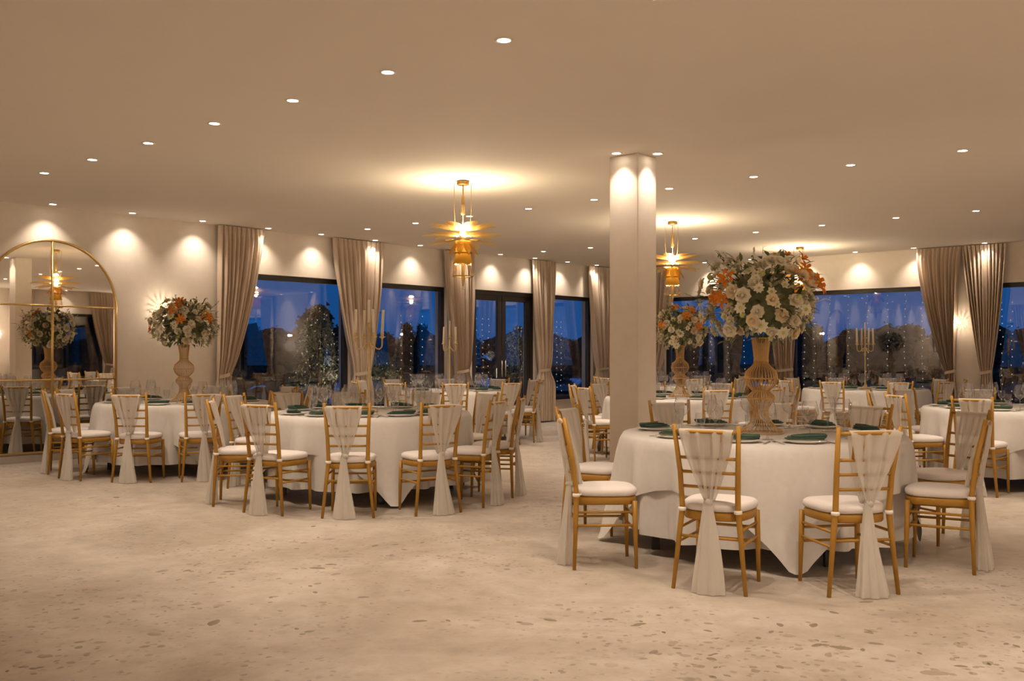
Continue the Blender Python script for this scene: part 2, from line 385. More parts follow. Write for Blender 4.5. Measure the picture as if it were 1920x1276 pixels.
# ------------------------------------------------------------------ recessed downlights
ring_me = MB().lathe([(0.040, -0.004), (0.052, -0.006), (0.056, 0.0), (0.040, 0.0)], 20).mesh('trim_ring', M['trimwhite'])
lens_me = MB().add([(0.041*math.cos(2*PI*j/20), 0.041*math.sin(2*PI*j/20), -0.003) for j in range(20)] + [(0, 0, -0.003)], [(j, (j+1) % 20, 20) for j in range(20)], False).mesh('lens', M['lens'])
spot_d = bpy.data.lights.new('downlight_lamp', 'SPOT'); spot_d.energy = SPOT_W; spot_d.color = LAMP; spot_d.shadow_soft_size = 0.03
spot_d.spot_size = math.radians(98); spot_d.spot_blend = 0.75
wash_d = bpy.data.lights.new('wall_washer_lamp', 'SPOT'); wash_d.energy = SPOT_W * 0.33; wash_d.color = (1.0, 0.84, 0.68); wash_d.shadow_soft_size = 0.02
wash_d.spot_size = math.radians(96); wash_d.spot_blend = 1.0
def downlight(p, label, group, data=None, n=None):
    t = thing('ceiling_downlight', label, 'downlight', (p.x, p.y, CEIL), 0, group)
    link('trim_ring', ring_me, t); link('lens', lens_me, t)
    lo = link('downlight_lamp', data or spot_d, t, (0, 0, -0.02))
    if n is not None: lo.rotation_euler = (Vector((0, 0, -1)) * math.cos(0.20) - n * math.sin(0.20)).to_track_quat('-Z', 'Y').to_euler()
    return t
rowA = [(945,75),(727,135),(549,188),(402,231),(278,268),(173,299),(83,324)]
rowB = [(1805,282),(1595,309),(1413,331),(1255,353),(1114,374),(991,391),(880,405),(779,418),(689,429)]
rowC = [(1830,395),(1680,408),(1541,422),(1417,435),(1303,447),(1107,464),(1019,471)]
rowL = [(105,381),(254,398),(385,413),(504,427.5),(608,438),(705,450),(789,459.5),(868,468.5),(938,476.5),(1005,483.5),(1065,490.5),(1121,496.5)]
rowR = [(1847,455.5),(1715,465),(1608,473),(1508,480),(1415,487),(1329,493)]
pA = [on_plane(x, y, CEIL) for x, y in rowA]; pB = [on_plane(x, y, CEIL) for x, y in rowB]; pC = [on_plane(x, y, CEIL) for x, y in rowC]
for k, p in enumerate(pA): downlight(p, 'small round ceiling downlight, %s of the nearest diagonal row counted from the camera' % ordinal(k), 'nearest row of ceiling downlights')
for k, p in enumerate(pB): downlight(p, 'small round ceiling downlight, %s of the row crossing before the pillar' % ordinal(k), 'middle row of ceiling downlights')
for k, p in enumerate(pC): downlight(p, 'small round ceiling downlight, %s of the row behind the pillar' % ordinal(k), 'far row of ceiling downlights')
for k, (x, y) in enumerate(rowL):
    p = on_plane(x, y, CEIL); a = (p - C).dot(uL)
    downlight(WL.p(a, 0.24, CEIL), 'wall-washing downlight, %s from the arched mirror along the mirror wall' % ordinal(k), 'downlights along the mirror wall', wash_d, nL)
for k, (x, y) in enumerate(rowR):
    p = on_plane(x, y, CEIL); a = (p - C).dot(uR)
    downlight(WR.p(a, 0.24, CEIL), 'wall-washing downlight, %s from the draped sconce along the window wall' % ordinal(k), 'downlights along the window wall', wash_d, nR)
fc = P0 + pa / 2; downlight(fc + uL * 0.11, 'ceiling downlight close against the pillar face towards the mirror wall', 'pillar downlights', wash_d)
fc = P0 + pb / 2; downlight(fc + uR * 0.11, 'ceiling downlight close against the pillar face towards the flower table', 'pillar downlights', wash_d)
# the rows go on beyond the frame
step = (pA[0] - pA[-1]) / 6
for k in range(1, 6): downlight(pA[0] + step * k, 'ceiling downlight of the nearest row, beyond the frame', 'nearest row beyond the frame')
stepB = (pB[0] - pB[4]) / 4
for k in range(1, 4): downlight(pB[0] + stepB * k, 'ceiling downlight of the middle row, beyond the frame', 'middle row beyond the frame')
sep = (pA[0] - pB[4]); sep.z = 0; sep = nR * abs(sep.dot(nR))
for k in range(6): downlight(WL.p(13.6 + 1.45 * k, 0.24, CEIL), 'wall-washing downlight of the mirror wall, beyond the frame', 'mirror wall beyond the frame', wash_d, nL)
for k in range(4): downlight(WR.p(9.3 + 1.6 * k, 0.24, CEIL), 'wall-washing downlight of the window wall, beyond the frame', 'window wall beyond the frame', wash_d, nR)
for k in range(10): downlight(WN.p(1.5 + 2.0 * k, 0.24, CEIL), 'wall-washing downlight of the wall behind the camera', 'downlights of the wall behind', wash_d, WN.n)
for k in range(7): downlight(WB.p(1.5 + 2.1 * k, 0.24, CEIL), 'wall-washing downlight of the end wall behind the camera', 'downlights of the end wall', wash_d, WB.n)

# ------------------------------------------------------------------ drapes
def drape(W, top, tie, bot, label, seed, zt=1.02, folds=9, group='beige drapes between the windows', exps=(1.55, 1.55)):
    """top, tie, bot: (s0, s1) along the wall"""
    rnd = random.Random(seed)
    ph = [rnd.uniform(0, 6.28) for _ in range(4)]
    root = thing('curtain', label, 'curtain', W.p((top[0] + top[1]) / 2, 0.12, 0), 0, group)
    inv = Matrix.Translation(-root.location)
    ztop = CEIL - 0.012
    def edges(z):
        if z >= zt:
            t = max(0.0, (ztop - z) / (ztop - zt))
            return [top[i] + (tie[i] - top[i]) * t ** exps[i] for i in (0, 1)]
        t = (zt - z) / zt; q = min(1.0, t * 3.0); q = q * q * (3 - 2 * q)
        return [tie[i] + (bot[i] - tie[i]) * q for i in (0, 1)]
    w_top = top[1] - top[0]
    def fn(u, v):
        z = 0.03 + (ztop - 0.03) * (1 - (1 - v))
        a, b = edges(z); w = abs(b - a)
        amp = 0.030 + 0.022 * min(1, (ztop - z) / 0.8)
        near = math.exp(-((z - zt) / 0.12) ** 2); amp *= (1 - 0.55 * near)
        tt = u + 0.012 * math.sin(9 * u + ph[0] + 1.2 * z)
        f = math.sin(2 * PI * folds * tt + ph[1] + 0.5 * math.sin(1.3 * z + ph[2]))
        f += 0.35 * math.sin(2 * PI * folds * 0.43 * tt + ph[3] + 0.8 * z)
        if z > ztop - 0.10: f = 0.55 * f + 0.5 * math.sin(2 * PI * folds * 2 * tt)
        s_ = a + (b - a) * u + 0.006 * math.cos(2 * PI * folds * tt)
        return inv @ W.p(s_, 0.115 + amp * f, z)
    MB().grid(fn, folds * 12, 44).build('drape', M['drape'], root)
    ta, tb = tie
    def band(u, v):
        th = 2 * PI * u; rx = (tb - ta) / 2 + 0.012
        return inv @ W.p((ta + tb) / 2 + rx * math.cos(th), 0.115 + 0.062 * math.sin(th), zt - 0.025 + 0.05 * v + 0.02 * math.cos(th))
    MB().grid(band, 28, 2, closed=True).build('tie_back', M['drape'], root)
    return root
def dr(W, sf, top, tie, bot, label, seed, **k):
    f = lambda pr: (sf(pr[0], 0.12), sf(pr[1], 0.12)); return drape(W, f(top), f(tie), f(bot), label, seed, **k)
dr(WL, sL, (412, 496), (408, 433), (404, 433), 'long beige drape hanging beside the mirror wall flower stand, tied to one side', 1, folds=10)
dr(WL, sL, (626, 722), (663, 697), (657, 702), 'beige drape behind the nearest candelabra, gathered at its middle', 2, folds=11)
dr(WL, sL, (834, 890), (854, 880), (850, 885), 'beige drape under the nearest chandelier, beside the glazed doors', 3, folds=8)
dr(WL, sL, (999, 1041), (1010, 1033), (1004, 1041), 'narrow beige drape between the glazed doors and the last window', 4, folds=8)
dr(WL, sL, (1105, 1146), (1119, 1142), (1116, 1144), 'beige drape partly hidden by the pillar', 5, folds=8)
dr(WR, sR, (1196, 1264), (1206, 1238), (1204, 1240), 'beige drape in the corner just behind the pillar', 6, folds=8)
dr(WR, sR, (1442, 1495), (1455, 1486), (1452, 1489), 'beige drape behind the largest flower arrangement', 7, folds=8)
dr(WR, sR, (1716, 1803), (1772, 1790), (1769, 1793), 'beige drape beside the wall sconce, pulled towards it over the wide window', 8, folds=11, exps=(1.55, 0.6))
dr(WR, sR, (1804, 1885), (1838, 1859), (1836, 1862), 'beige drape beside the wall sconce, on the side of the room edge', 9, folds=11, exps=(1.2, 1.55))
def plain_drapes(W, ops, seed, skip=()):
    for k, (s0, s1, a, b) in enumerate(ops):
        for side, c in ((0, s0), (1, s1)):
            if (k, side) in skip: continue
            d_ = 0.45 if side == 0 else -0.45
            t0, t1 = sorted((c - d_ * 0.55, c + d_)); q0, q1 = sorted((c - d_ * 0.5, c - d_ * 0.0))
            drape(W, (t0, t1), (q0, q1), (q0 - 0.03, q1 + 0.03), 'beige tied drape on a window seen only in reflection', seed + 2 * k + side, group='drapes of the reflected walls', folds=8)
plain_drapes(WR, opsR[2:], 20, skip=((0, 0),))
plain_drapes(WN, opsN, 40)
plain_drapes(WB, opsB, 60)

# ------------------------------------------------------------------ arched mirror
def arched_mirror(W, a_c, label, z0=0.10):
    R_ = 0.81; zs = 1.92
    root = thing('arched_mirror', label, 'mirror', W.p(a_c, 0, z0))
    inv = Matrix.Translation(-root.location)
    def outline(r, zb):
        pts = [(-r, zb), (-r, zs)] + [(-r * math.cos(PI * k / 32), zs + r * math.sin(PI * k / 32)) for k in range(1, 32)] + [(r, zs), (r, zb)]
        return pts
    def sheet(r, zb, w0, w1, name, m):
        o = outline(r, zb); n = len(o)
        vs = [inv @ W.p(a_c + x, w, z) for w in (w0, w1) for x, z in o]
        fs = [tuple(range(n)), tuple(range(n, 2 * n))] + [(i, (i+1) % n, n + (i+1) % n, n + i) for i in range(n)]
        return MB().add(vs, fs, False).build(name, m, root)
    sheet(R_, z0, 0.002, 0.014, 'back_board', M['black'])
    sheet(R_ - 0.012, z0 + 0.012, 0.015, 0.021, 'mirror_glass', M['mirror'])
    o = outline(R_, z0 + 0.012); mb = MB(); mb.tube([inv @ W.p(a_c + x, 0.022, z) for x, z in o] + [inv @ W.p(a_c - R_, 0.022, z0 + 0.012)], 0.017, 8)
    mb.build('frame', M['brass'], root)
    def rod(name, p, q, r=0.011): MB().tube([inv @ W.p(a_c + p[0], 0.026, p[1]), inv @ W.p(a_c + q[0], 0.026, q[1])], r, 8).build(name, M['brass'], root)
    rod('glazing_bar', (0, z0 + 0.01), (0, zs + R_ - 0.01), 0.014)
    rod('glazing_bar', (-R_, zs), (R_, zs)); rod('glazing_bar', (-R_, 1.0), (R_, 1.0))
    return root
arched_mirror(WL, sL(97), 'tall arched gold-framed mirror with glazing bars standing against the wall')

# ------------------------------------------------------------------ wall sconces
def sconce(W, a, z, label, power=2.6, group=None):
    root = thing('wall_sconce', label, 'wall lamp', W.p(a, 0, z), 0, group)
    ang = math.atan2(W.n.y, W.n.x)
    Rm = Matrix.Rotation(ang, 4, 'Z') @ Matrix.Rotation(PI / 2, 4, 'Y')
    def put(mb, name, m):
        mb.v = [tuple(Rm @ Vector(p)) for p in mb.v]; return mb.build(name, m, root)
    put(MB().lathe([(0.0, 0.0), (0.06, 0.0), (0.06, 0.012), (0.02, 0.02), (0.012, 0.05), (0.0, 0.05)], 24), 'back_plate', M['brass'])
    put(MB().lathe([(0.0, 0.05), (0.018, 0.055), (0.026, 0.072), (0.018, 0.092), (0.0, 0.098)], 16), 'bulb', M['bulb'])
    for k in range(14):
        t = 2 * PI * k / 14; c, s = math.cos(t), math.sin(t)
        vs = []
        for r, w, h in ((0.03, 0.006, 0.03), (0.075, 0.014, 0.042), (0.115, 0.009, 0.060), (0.125, 0.002, 0.066)):
            for q in (-1, 1): vs.append((r * c - q * w * s, r * s + q * w * c, h))
        put(MB().add(vs, [(0,1,3,2),(2,3,5,4),(4,5,7,6)], True), 'glass_petal', M['scglass'])
    put(MB().lathe([(0.0, 0.099), (0.012, 0.099), (0.012, 0.108), (0.0, 0.108)], 16), 'end_cap', M['black'])
    lamp('sconce_lamp', 'POINT', root, tuple(W.n * 0.15), power, 0.03)
    return root
sconce(WR, sR(1802), 1.31 + 60 / F * 16.7, 'round glowing wall sconce with glass petals between two tied drapes')
sconce(WL, sL(301), 1.31 + 90 / F * 13.0, 'round wall sconce half hidden behind the flowers near the mirror')
for a in (0.6, 4.2, 5.2, 9.0, 9.9, 14.4): sconce(WB, a, 1.9, 'round wall sconce of the end wall behind the camera, strengthened as fill light', SCONCE_W, 'sconces of the end wall')  # unseen sconces, multiplied and strengthened to brighten ceiling and chairs
for a in (3.75, 7.3, 8.4, 12.2, 14.4, 16.6, 18.8): sconce(WN, a, 1.9, 'round wall sconce of the wall behind the camera, strengthened as fill light', SCONCE_W, 'sconces of the wall behind')  # number and power raised here too, as frontal fill
sconce(WR, 12.2, 1.9, 'round wall sconce on the window wall beyond the frame', 14.0)

# ------------------------------------------------------------------ chandeliers
def petal_mesh(L0, L1, w, cup, name, m):
    n = 8; vs = []
    for i in range(n + 1):
        t = i / n; r = L0 + (L1 - L0) * t
        hw = w * (math.sin(PI * min(1, t * 0.93 + 0.07)) ** 0.7) + 0.001
        for q in (-1, 0, 1): vs.append((r, q * hw, cup * (abs(q) * hw * 1.2)))
    fs = [(3*i+j, 3*i+j+1, 3*i+j+4, 3*i+j+3) for i in range(n) for j in (0, 1)]
    return MB().add(vs, fs, True).mesh(name, m)
pet_long = petal_mesh(0.06, 0.445, 0.074, 0.22, 'petal', M['petalgold'])
pet_mid = petal_mesh(0.06, 0.40, 0.070, 0.22, 'petal', M['petalgold'])
pet_low = petal_mesh(0.0, 0.19, 0.034, 0.3, 'lower_petal', M['amber'])
def chandelier(px, py, label, energy=CHAND_W):
    p = on_plane(px, py, CEIL)
    root = thing('chandelier', label, 'chandelier', (p.x, p.y, CEIL), 0.13, 'sunburst chandeliers')
    MB().lathe([(0, 0), (0.062, 0), (0.066, -0.01), (0.066, -0.038), (0.058, -0.045), (0, -0.045)], 28).build('ceiling_cup', M['brass'], root)
    MB().lathe([(0, -0.15), (0.010, -0.15), (0.016, -0.17), (0.020, -0.35), (0.014, -0.36), (0, -0.36)], 16).build('rod_sleeve', M['brass'], root)
    MB().tube([(0, 0, -0.04), (0, 0, -0.50)], 0.004, 8).build('suspension_rod', M['brass'], root)
    for k in range(3):
        t = 2 * PI * k / 3 + 0.5; x, y = 0.105 * math.cos(t), 0.105 * math.sin(t)
        MB().tube([(x, y, -0.004), (x, y, -0.30), (x * 0.92, y * 0.92, -0.42), (x * 0.45, y * 0.45, -0.55)], 0.0028, 6).build('suspension_cable', M['rodglass'] if False else M['brass'], root)
    zc = -0.585
    for k in range(8): link('petal', pet_long, root, (0, 0, zc), (0, 0, 2 * PI * k / 8 - 0.13))
    for k in range(8): link('petal', pet_mid, root, (0, 0, zc + 0.045), (0, -0.17, 2 * PI * (k + 0.5) / 8 - 0.13))
    for k in range(8): link('petal', pet_mid, root, (0, 0, zc - 0.040), (0, 0.14, 2 * PI * (k + 0.5) / 8 - 0.13))
    MB().lathe([(0.0, zc + 0.075), (0.028, zc + 0.07), (0.046, zc + 0.040), (0.028, zc + 0.01), (0.0, zc + 0.0)], 18).build('bulb', M['bulb'], root)
    for k in range(6):  # extra glowing bulbs added to imitate the glare around the lamp
        t = 2 * PI * k / 6 + 0.2; MB().lathe([(0, 0.014), (0.013, 0.008), (0.016, 0), (0.013, -0.008), (0, -0.014)], 12, (0.085 * math.cos(t), 0.085 * math.sin(t), zc + 0.012)).build('bulb', M['bulb'], root)
    MB().lathe([(0.085, zc - 0.055), (0.078, zc - 0.10), (0.080, zc - 0.19), (0.095, zc - 0.26), (0.103, zc - 0.295), (0.097, zc - 0.295), (0.074, zc - 0.19), (0.074, zc - 0.055)], 32).build('drum', M['drum'], root)
    MB().lathe([(0.101, zc - 0.178), (0.084, zc - 0.182), (0.084, zc - 0.188), (0.101, zc - 0.184)], 28).build('drum_band', M['brass'], root)
    for k in range(10): link('lower_petal', pet_low, root, (0.055 * math.cos(2*PI*k/10), 0.055 * math.sin(2*PI*k/10), zc - 0.06), (0, 0.95, 2 * PI * k / 10))
    rods = MB()
    for k in range(28):
        t = 2 * PI * k / 28; c, s = math.cos(t), math.sin(t)
        rods.tube([(0.088 * c, 0.088 * s, zc - 0.285), (0.098 * c, 0.098 * s, zc - 0.36), (0.108 * c, 0.108 * s, zc - 0.425)], 0.0035, 5)
    tag(rods.build('rod_fringe', M['rodglass'], root), kind='stuff')
    MB().lathe([(0.111, zc - 0.42), (0.105, zc - 0.42), (0.105, zc - 0.432), (0.111, zc - 0.432), (0.111, zc - 0.42)], 28).build('fringe_ring', M['brass'], root)
    MB().lathe([(0.0, zc - 0.25), (0.018, zc - 0.26), (0.020, zc - 0.44), (0.012, zc - 0.50), (0.006, zc - 0.53), (0, zc - 0.53)], 14).build('tail_piece', M['brass'], root)
    MB().lathe([(0, zc - 0.535), (0.011, zc - 0.545), (0.013, zc - 0.556), (0.008, zc - 0.568), (0, zc - 0.572)], 12).build('crystal_drop', M['china'], root)
    lamp('chandelier_lamp', 'POINT', root, (0, 0, zc + 0.11), energy * 0.72, 0.05, color=(1.0, 0.80, 0.54))
    for dz in (0.020, -0.020): lamp('petal_lamp', 'POINT', root, (0, 0, zc + dz), energy * 0.12, 0.02, color=(1.0, 0.80, 0.54))
    lamp('drum_lamp', 'POINT', root, (0, 0, zc - 0.15), energy * 0.10, 0.03, color=(1.0, 0.80, 0.5))
    return root
chandelier(868, 339, 'nearest sunburst gold chandelier, hanging clear over the floor')
chandelier(1261, 415, 'sunburst gold chandelier hanging just behind the pillar')
chandelier(1500, 463, 'farthest sunburst gold chandelier, partly behind the largest flowers')
q1, q2 = on_plane(868, 339, CEIL), on_plane(1261, 415, CEIL)
for k in (1,):
    p = q1 - (q2 - q1) * k
    # next place in the same row; no chandelier is built there

# ------------------------------------------------------------------ chairs
def lerp_path(pts, z):
    for (x0, y0, z0), (x1, y1, z1) in zip(pts, pts[1:]):
        if z0 <= z <= z1:
            t = (z - z0) / (z1 - z0); return (x0 + (x1 - x0) * t, y0 + (y1 - y0) * t)
    return pts[-1][:2]
POST = [(0.205, -0.208, 0.0), (0.168, -0.192, 0.36), (0.157, -0.190, 0.46), (0.163, -0.212, 0.66), (0.181, -0.268, 0.925)]
def seat_outline(sx=1.0, sy=1.0, n=36):
    pts = []
    for k in range(n):
        t = 2 * PI * k / n; c, s = math.cos(t), math.sin(t); e = 2 / 3.2
        x = math.copysign(abs(c) ** e, c); y = math.copysign(abs(s) ** e, s)
        pts.append(((0.190 + 0.014 * y) * x * sx, 0.195 * y * sy))
    return pts
def stack_outline(mb, layers):
    n = 36; vs = []
    for sx, sy, z in layers: vs += [(x, y, z) for x, y in seat_outline(sx, sy, n)]
    k = len(layers)
    mb.add(vs, [(i*n+j, i*n+(j+1)%n, (i+1)*n+(j+1)%n, (i+1)*n+j) for i in range(k-1) for j in range(n)], True)
    o = len(mb.v) - k * n
    mb.f += [tuple(o + j for j in range(n)), tuple(o + (k-1)*n + j for j in range(n))]; mb.sm += [True, True]
    return mb
def sash_meshes(cx, seed):
    rnd = random.Random(seed); ph = [rnd.uniform(0, 6.28) for _ in range(5)]
    KZ = 0.50
    def path(t):                                   # -1 inner knot ... 0 over the rail ... 1 outer knot
        a = abs(t); z = 0.905 - (0.905 - KZ) * max(0, a - 0.02) / 0.98
        px_, py_ = lerp_path(POST, min(z, 0.92))
        side = 1 if t < 0 else -1
        gap = 0.018 * min(1, a / 0.05)
        return a, z, py_ + side * gap + (0.03 * a if t < 0 else -0.012 * math.sin(PI * a))
    def fn(u, v):
        t = -1 + 2 * v; a, z, y = path(t)
        hw = 0.132 * (1 - a ** 1.35) + 0.020; q = 2 * u - 1
        f = math.sin(2 * PI * 3.5 * u + ph[0]) + 0.6 * math.sin(2 * PI * 6.1 * u + ph[1])
        y += (0.0065 + 0.006 * a) * f * min(1, a * 5) * (1 if t > 0 else 0.8)
        z += -0.02 * a * (1 - q * q) * (1 if t > 0 else 0.4)
        return (cx * (1 - 0.25 * a) + hw * q, y, z)
    top = MB().grid(fn, 30, 36)
    kx = cx * 0.75; ky = lerp_path(POST, KZ)[1] - 0.022
    def tail(u, v):
        z = KZ + 0.02 - v * (KZ + 0.014); th = 2 * PI * u; t = v
        w = 0.020 + 0.058 * t ** 0.75 + 0.006 * math.sin(3 * t + ph[2]); d = 0.016 + 0.030 * t
        rip = 1 + 0.16 * t * math.sin(7 * th + ph[3]) + 0.09 * t * math.sin(12 * th + ph[4])
        return (kx + w * rip * math.cos(th) + 0.01 * math.sin(2.5 * t + ph[2]), ky - 0.035 * t + d * rip * math.sin(th), max(0.004, z))
    tl = MB().grid(tail, 56, 22, closed=True)
    kn = MB()
    kn.lathe([(0.0, 0.020), (0.020, 0.016), (0.027, 0.0), (0.020, -0.016), (0.0, -0.020)], 14, (kx, ky, KZ))
    return top.mesh('sash', M['sash']), tl.mesh('sash_tail', M['sash']), kn.mesh('sash_knot', M['sash'])
SASH = [sash_meshes(c, 11 + i) for i, c in enumerate((0.0, 0.035, -0.03, 0.015))]

def make_chair(sash):
    root = thing('chiavari_chair', 'gold chair', 'chair')
    g = M['gold']
    for s in (-1, 1):
        MB().tube([(s*x, y, z) for x, y, z in POST], [0.0115, 0.016, 0.0165, 0.0155, 0.0125], 10).build('rear_post', g, root)
        MB().tube([(s*0.172, 0.168, 0.415), (s*0.176, 0.172, 0.25), (s*0.180, 0.178, 0.0)], [0.0165, 0.0155, 0.0105], 10).build('front_leg', g, root)
    stack_outline(MB(), [(0.90, 0.90, 0.395), (0.97, 0.97, 0.392), (1.0, 1.0, 0.400), (1.0, 1.0, 0.432), (0.97, 0.97, 0.440), (0.9, 0.9, 0.440)]).build('seat_frame', g, root)
    stack_outline(MB(), [(0.93, 0.93, 0.441), (1.01, 1.01, 0.446), (1.035, 1.035, 0.460), (1.025, 1.025, 0.478), (0.95, 0.95, 0.490), (0.75, 0.75, 0.497), (0.3, 0.3, 0.500)]).build('cushion', M['cushion'], root)
    for z, r in ((0.888, 0.0105), (0.742, 0.009), (0.662, 0.009), (0.580, 0.009)):
        x, y = lerp_path(POST, z)
        MB().tube([(x * q, y - 0.014 * (1 - q * q), z) for q in (-1, -0.6, -0.2, 0.2, 0.6, 1)], r, 8).build('top_rail' if z > 0.8 else 'back_slat', g, root)
    y1, y2 = lerp_path(POST, 0.742)[1] - 0.012, lerp_path(POST, 0.888)[1] - 0.012
    for x in (-0.088, -0.030, 0.030, 0.088):
        MB().tube([(x * 0.96, y1, 0.742), (x, y2, 0.888)], 0.0068, 8).build('spindle', g, root)
    fl = lambda z: (0.172 + (0.415 - z) * 0.019, 0.168 + (0.415 - z) * 0.024)
    for s in (-1, 1):
        for z in (0.345, 0.265):
            a, b = lerp_path(POST, z), fl(z); MB().tube([(s*a[0], a[1], z), (s*b[0], b[1], z)], 0.0082, 8).build('stretcher', g, root)
    for z in (0.315, 0.235):
        a = fl(z); MB().tube([(-a[0], a[1], z), (a[0], a[1], z)], 0.0082, 8).build('stretcher', g, root)
    a = lerp_path(POST, 0.30); MB().tube([(-a[0], a[1], 0.30), (a[0], a[1], 0.30)], 0.0082, 8).build('stretcher', g, root)
    for s in (-1, 1):
        x, y = lerp_path(POST, 0.452)
        tie = MB().lathe([(0.0165, -0.011), (0.0235, -0.007), (0.0235, 0.007), (0.0165, 0.011)], 12, (s*x, y, 0.449))
        tie.tube([(s*x*0.97, y + 0.02, 0.45), (s*x*0.85, y + 0.045, 0.452)], 0.006, 6); tie.build('cushion_tie', M['tie'], root)
    s_ = link('sash', sash[0], root); s_['label'] = 'sheer white sash draped over the back'
    link('sash_tail', sash[1], s_); link('sash_knot', sash[2], s_)
    return root
PROTO = [make_chair(s) for s in SASH]
proto_used = [False] * 4
def place_chair(x, y, rz, label, group, kind):
    if proto_used[kind]: o = copy_tree(PROTO[kind], (x, y, 0), rz)
    else: o = PROTO[kind]; o.location = (x, y, 0); o.rotation_euler = (0, 0, rz); proto_used[kind] = True
    return tag(o, label, 'chair', group)

# ------------------------------------------------------------------ tables and cloths
def skirt_fn(R_, seed, z_top=0.757, z_bot=0.13):
    rnd = random.Random(seed); ph = [rnd.uniform(0, 6.28) for _ in range(4)]
    n1 = 17 + seed % 3
    def fn(u, v):
        th = 2 * PI * u
        if v <= 0.2: r = R_ * (v / 0.2); return (r * math.cos(th), r * math.sin(th), z_top)
        t = (v - 0.2) / 0.8
        fold = math.sin(n1 * th + ph[0] + 0.6 * math.sin(3 * th + ph[1])) + 0.4 * math.sin(31 * th + ph[2])
        r = R_ + 0.004 + 0.012 * min(1, t * 8) + 0.040 * fold * t ** 0.8 - 0.01 * t
        return (r * math.cos(th), r * math.sin(th), z_top - (z_top - z_bot) * t + 0.006 * math.sin(5 * th + ph[3]) * t)
    return fn
def overlay_fn(R_, rot, seed, side=1.27, z_top=0.763):
    rnd = random.Random(seed); ph = [rnd.uniform(0, 6.28) for _ in range(4)]
    def fn(u, v):
        th = 2 * PI * u
        if v <= 0.25: r = (R_ + 0.008) * (v / 0.25); return (r * math.cos(th), r * math.sin(th), z_top)
        t = (v - 0.25) / 0.75
        al = ((th - rot + PI / 4) % (PI / 2)) - PI / 4            # angle from the nearest corner
        L_ = side / max(abs(math.cos(al + PI / 4)), abs(math.sin(al + PI / 4)))
        H = (L_ - R_) * 0.97; h = H * t
        cone = math.exp(-(al / 0.30) ** 2)
        fold = (math.sin(13 * th + ph[0] + 0.9 * math.sin(2 * th + ph[1])) + 0.5 * math.sin(29 * th + ph[2])) * (1 - 0.7 * cone)
        valley = math.exp(-((abs(al) - 0.36) / 0.13) ** 2)
        r = R_ + 0.022 + 0.012 * min(1, t * 6) + 0.085 * fold * h + (0.16 * cone - 0.05 * valley) * h
        return (r * math.cos(th), r * math.sin(th), max(0.02, z_top - 0.004 * (t > 0) - h * (1 - 0.02 * cone)))
    return fn
RT = 0.95
TOPZ = 0.764

# place-setting meshes
plate_me = MB().lathe([(0, 0.004), (0.075, 0.004), (0.085, 0.0), (0.09, 0.002), (0.135, 0.016), (0.1365, 0.0185), (0.134, 0.0195), (0.09, 0.008), (0.0, 0.0075)], 32).mesh('dinner_plate', M['china'])
def napkin_mesh(seed):
    rnd = random.Random(seed); a = rnd.uniform(0, 6)
    mb = MB()
    for k, (w, d, z) in enumerate(((0.115, 0.062, 0.0), (0.112, 0.056, 0.009), (0.105, 0.046, 0.018))):
        def fn(u, v, w=w, d=d, z=z, k=k):
            th = 2 * PI * u; c, s = math.cos(th), math.sin(th); e = 0.45
            x = math.copysign(abs(c) ** e, c) * w; y = math.copysign(abs(s) ** e, s) * d
            prof = ((0.0, 0.0), (1.0, 0.0), (1.04, 0.5), (1.0, 1.0), (0.0, 1.0))[int(round(v * 4))]
            wave = 0.008 * math.sin(14 * x + a) * k * 0.5 + 0.004 * math.sin(30 * y + a) * (k > 0)
            return (x * prof[0] + 0.012 * k, y * prof[0] - 0.006 * k, 0.0215 + z + 0.0088 * prof[1] + max(-0.002, wave) * (prof[1] > 0.4))
        mb.grid(fn, 28, 4, closed=True)
    return mb.mesh('napkin', M['napkin'])
NAPK = [napkin_mesh(k) for k in range(3)]
balloon_me = MB().lathe([(0.0, 0.002), (0.037, 0.0015), (0.036, 0.004), (0.008, 0.008), (0.0042, 0.02), (0.0042, 0.088), (0.010, 0.098), (0.034, 0.115), (0.047, 0.140), (0.048, 0.160), (0.042, 0.190), (0.035, 0.215)], 20).mesh('wine_glass', M['glass'])
goblet_me = MB().lathe([(0.0, 0.002), (0.033, 0.0015), (0.032, 0.004), (0.007, 0.008), (0.004, 0.018), (0.004, 0.060), (0.012, 0.070), (0.028, 0.092), (0.034, 0.120), (0.033, 0.160)], 18).mesh('water_goblet', M['glass'])
flute_me = MB().lathe([(0.0, 0.002), (0.030, 0.0015), (0.029, 0.004), (0.006, 0.008), (0.0036, 0.02), (0.0036, 0.085), (0.012, 0.100), (0.022, 0.135), (0.025, 0.170), (0.022, 0.225)], 16).mesh('champagne_flute', M['glass'])
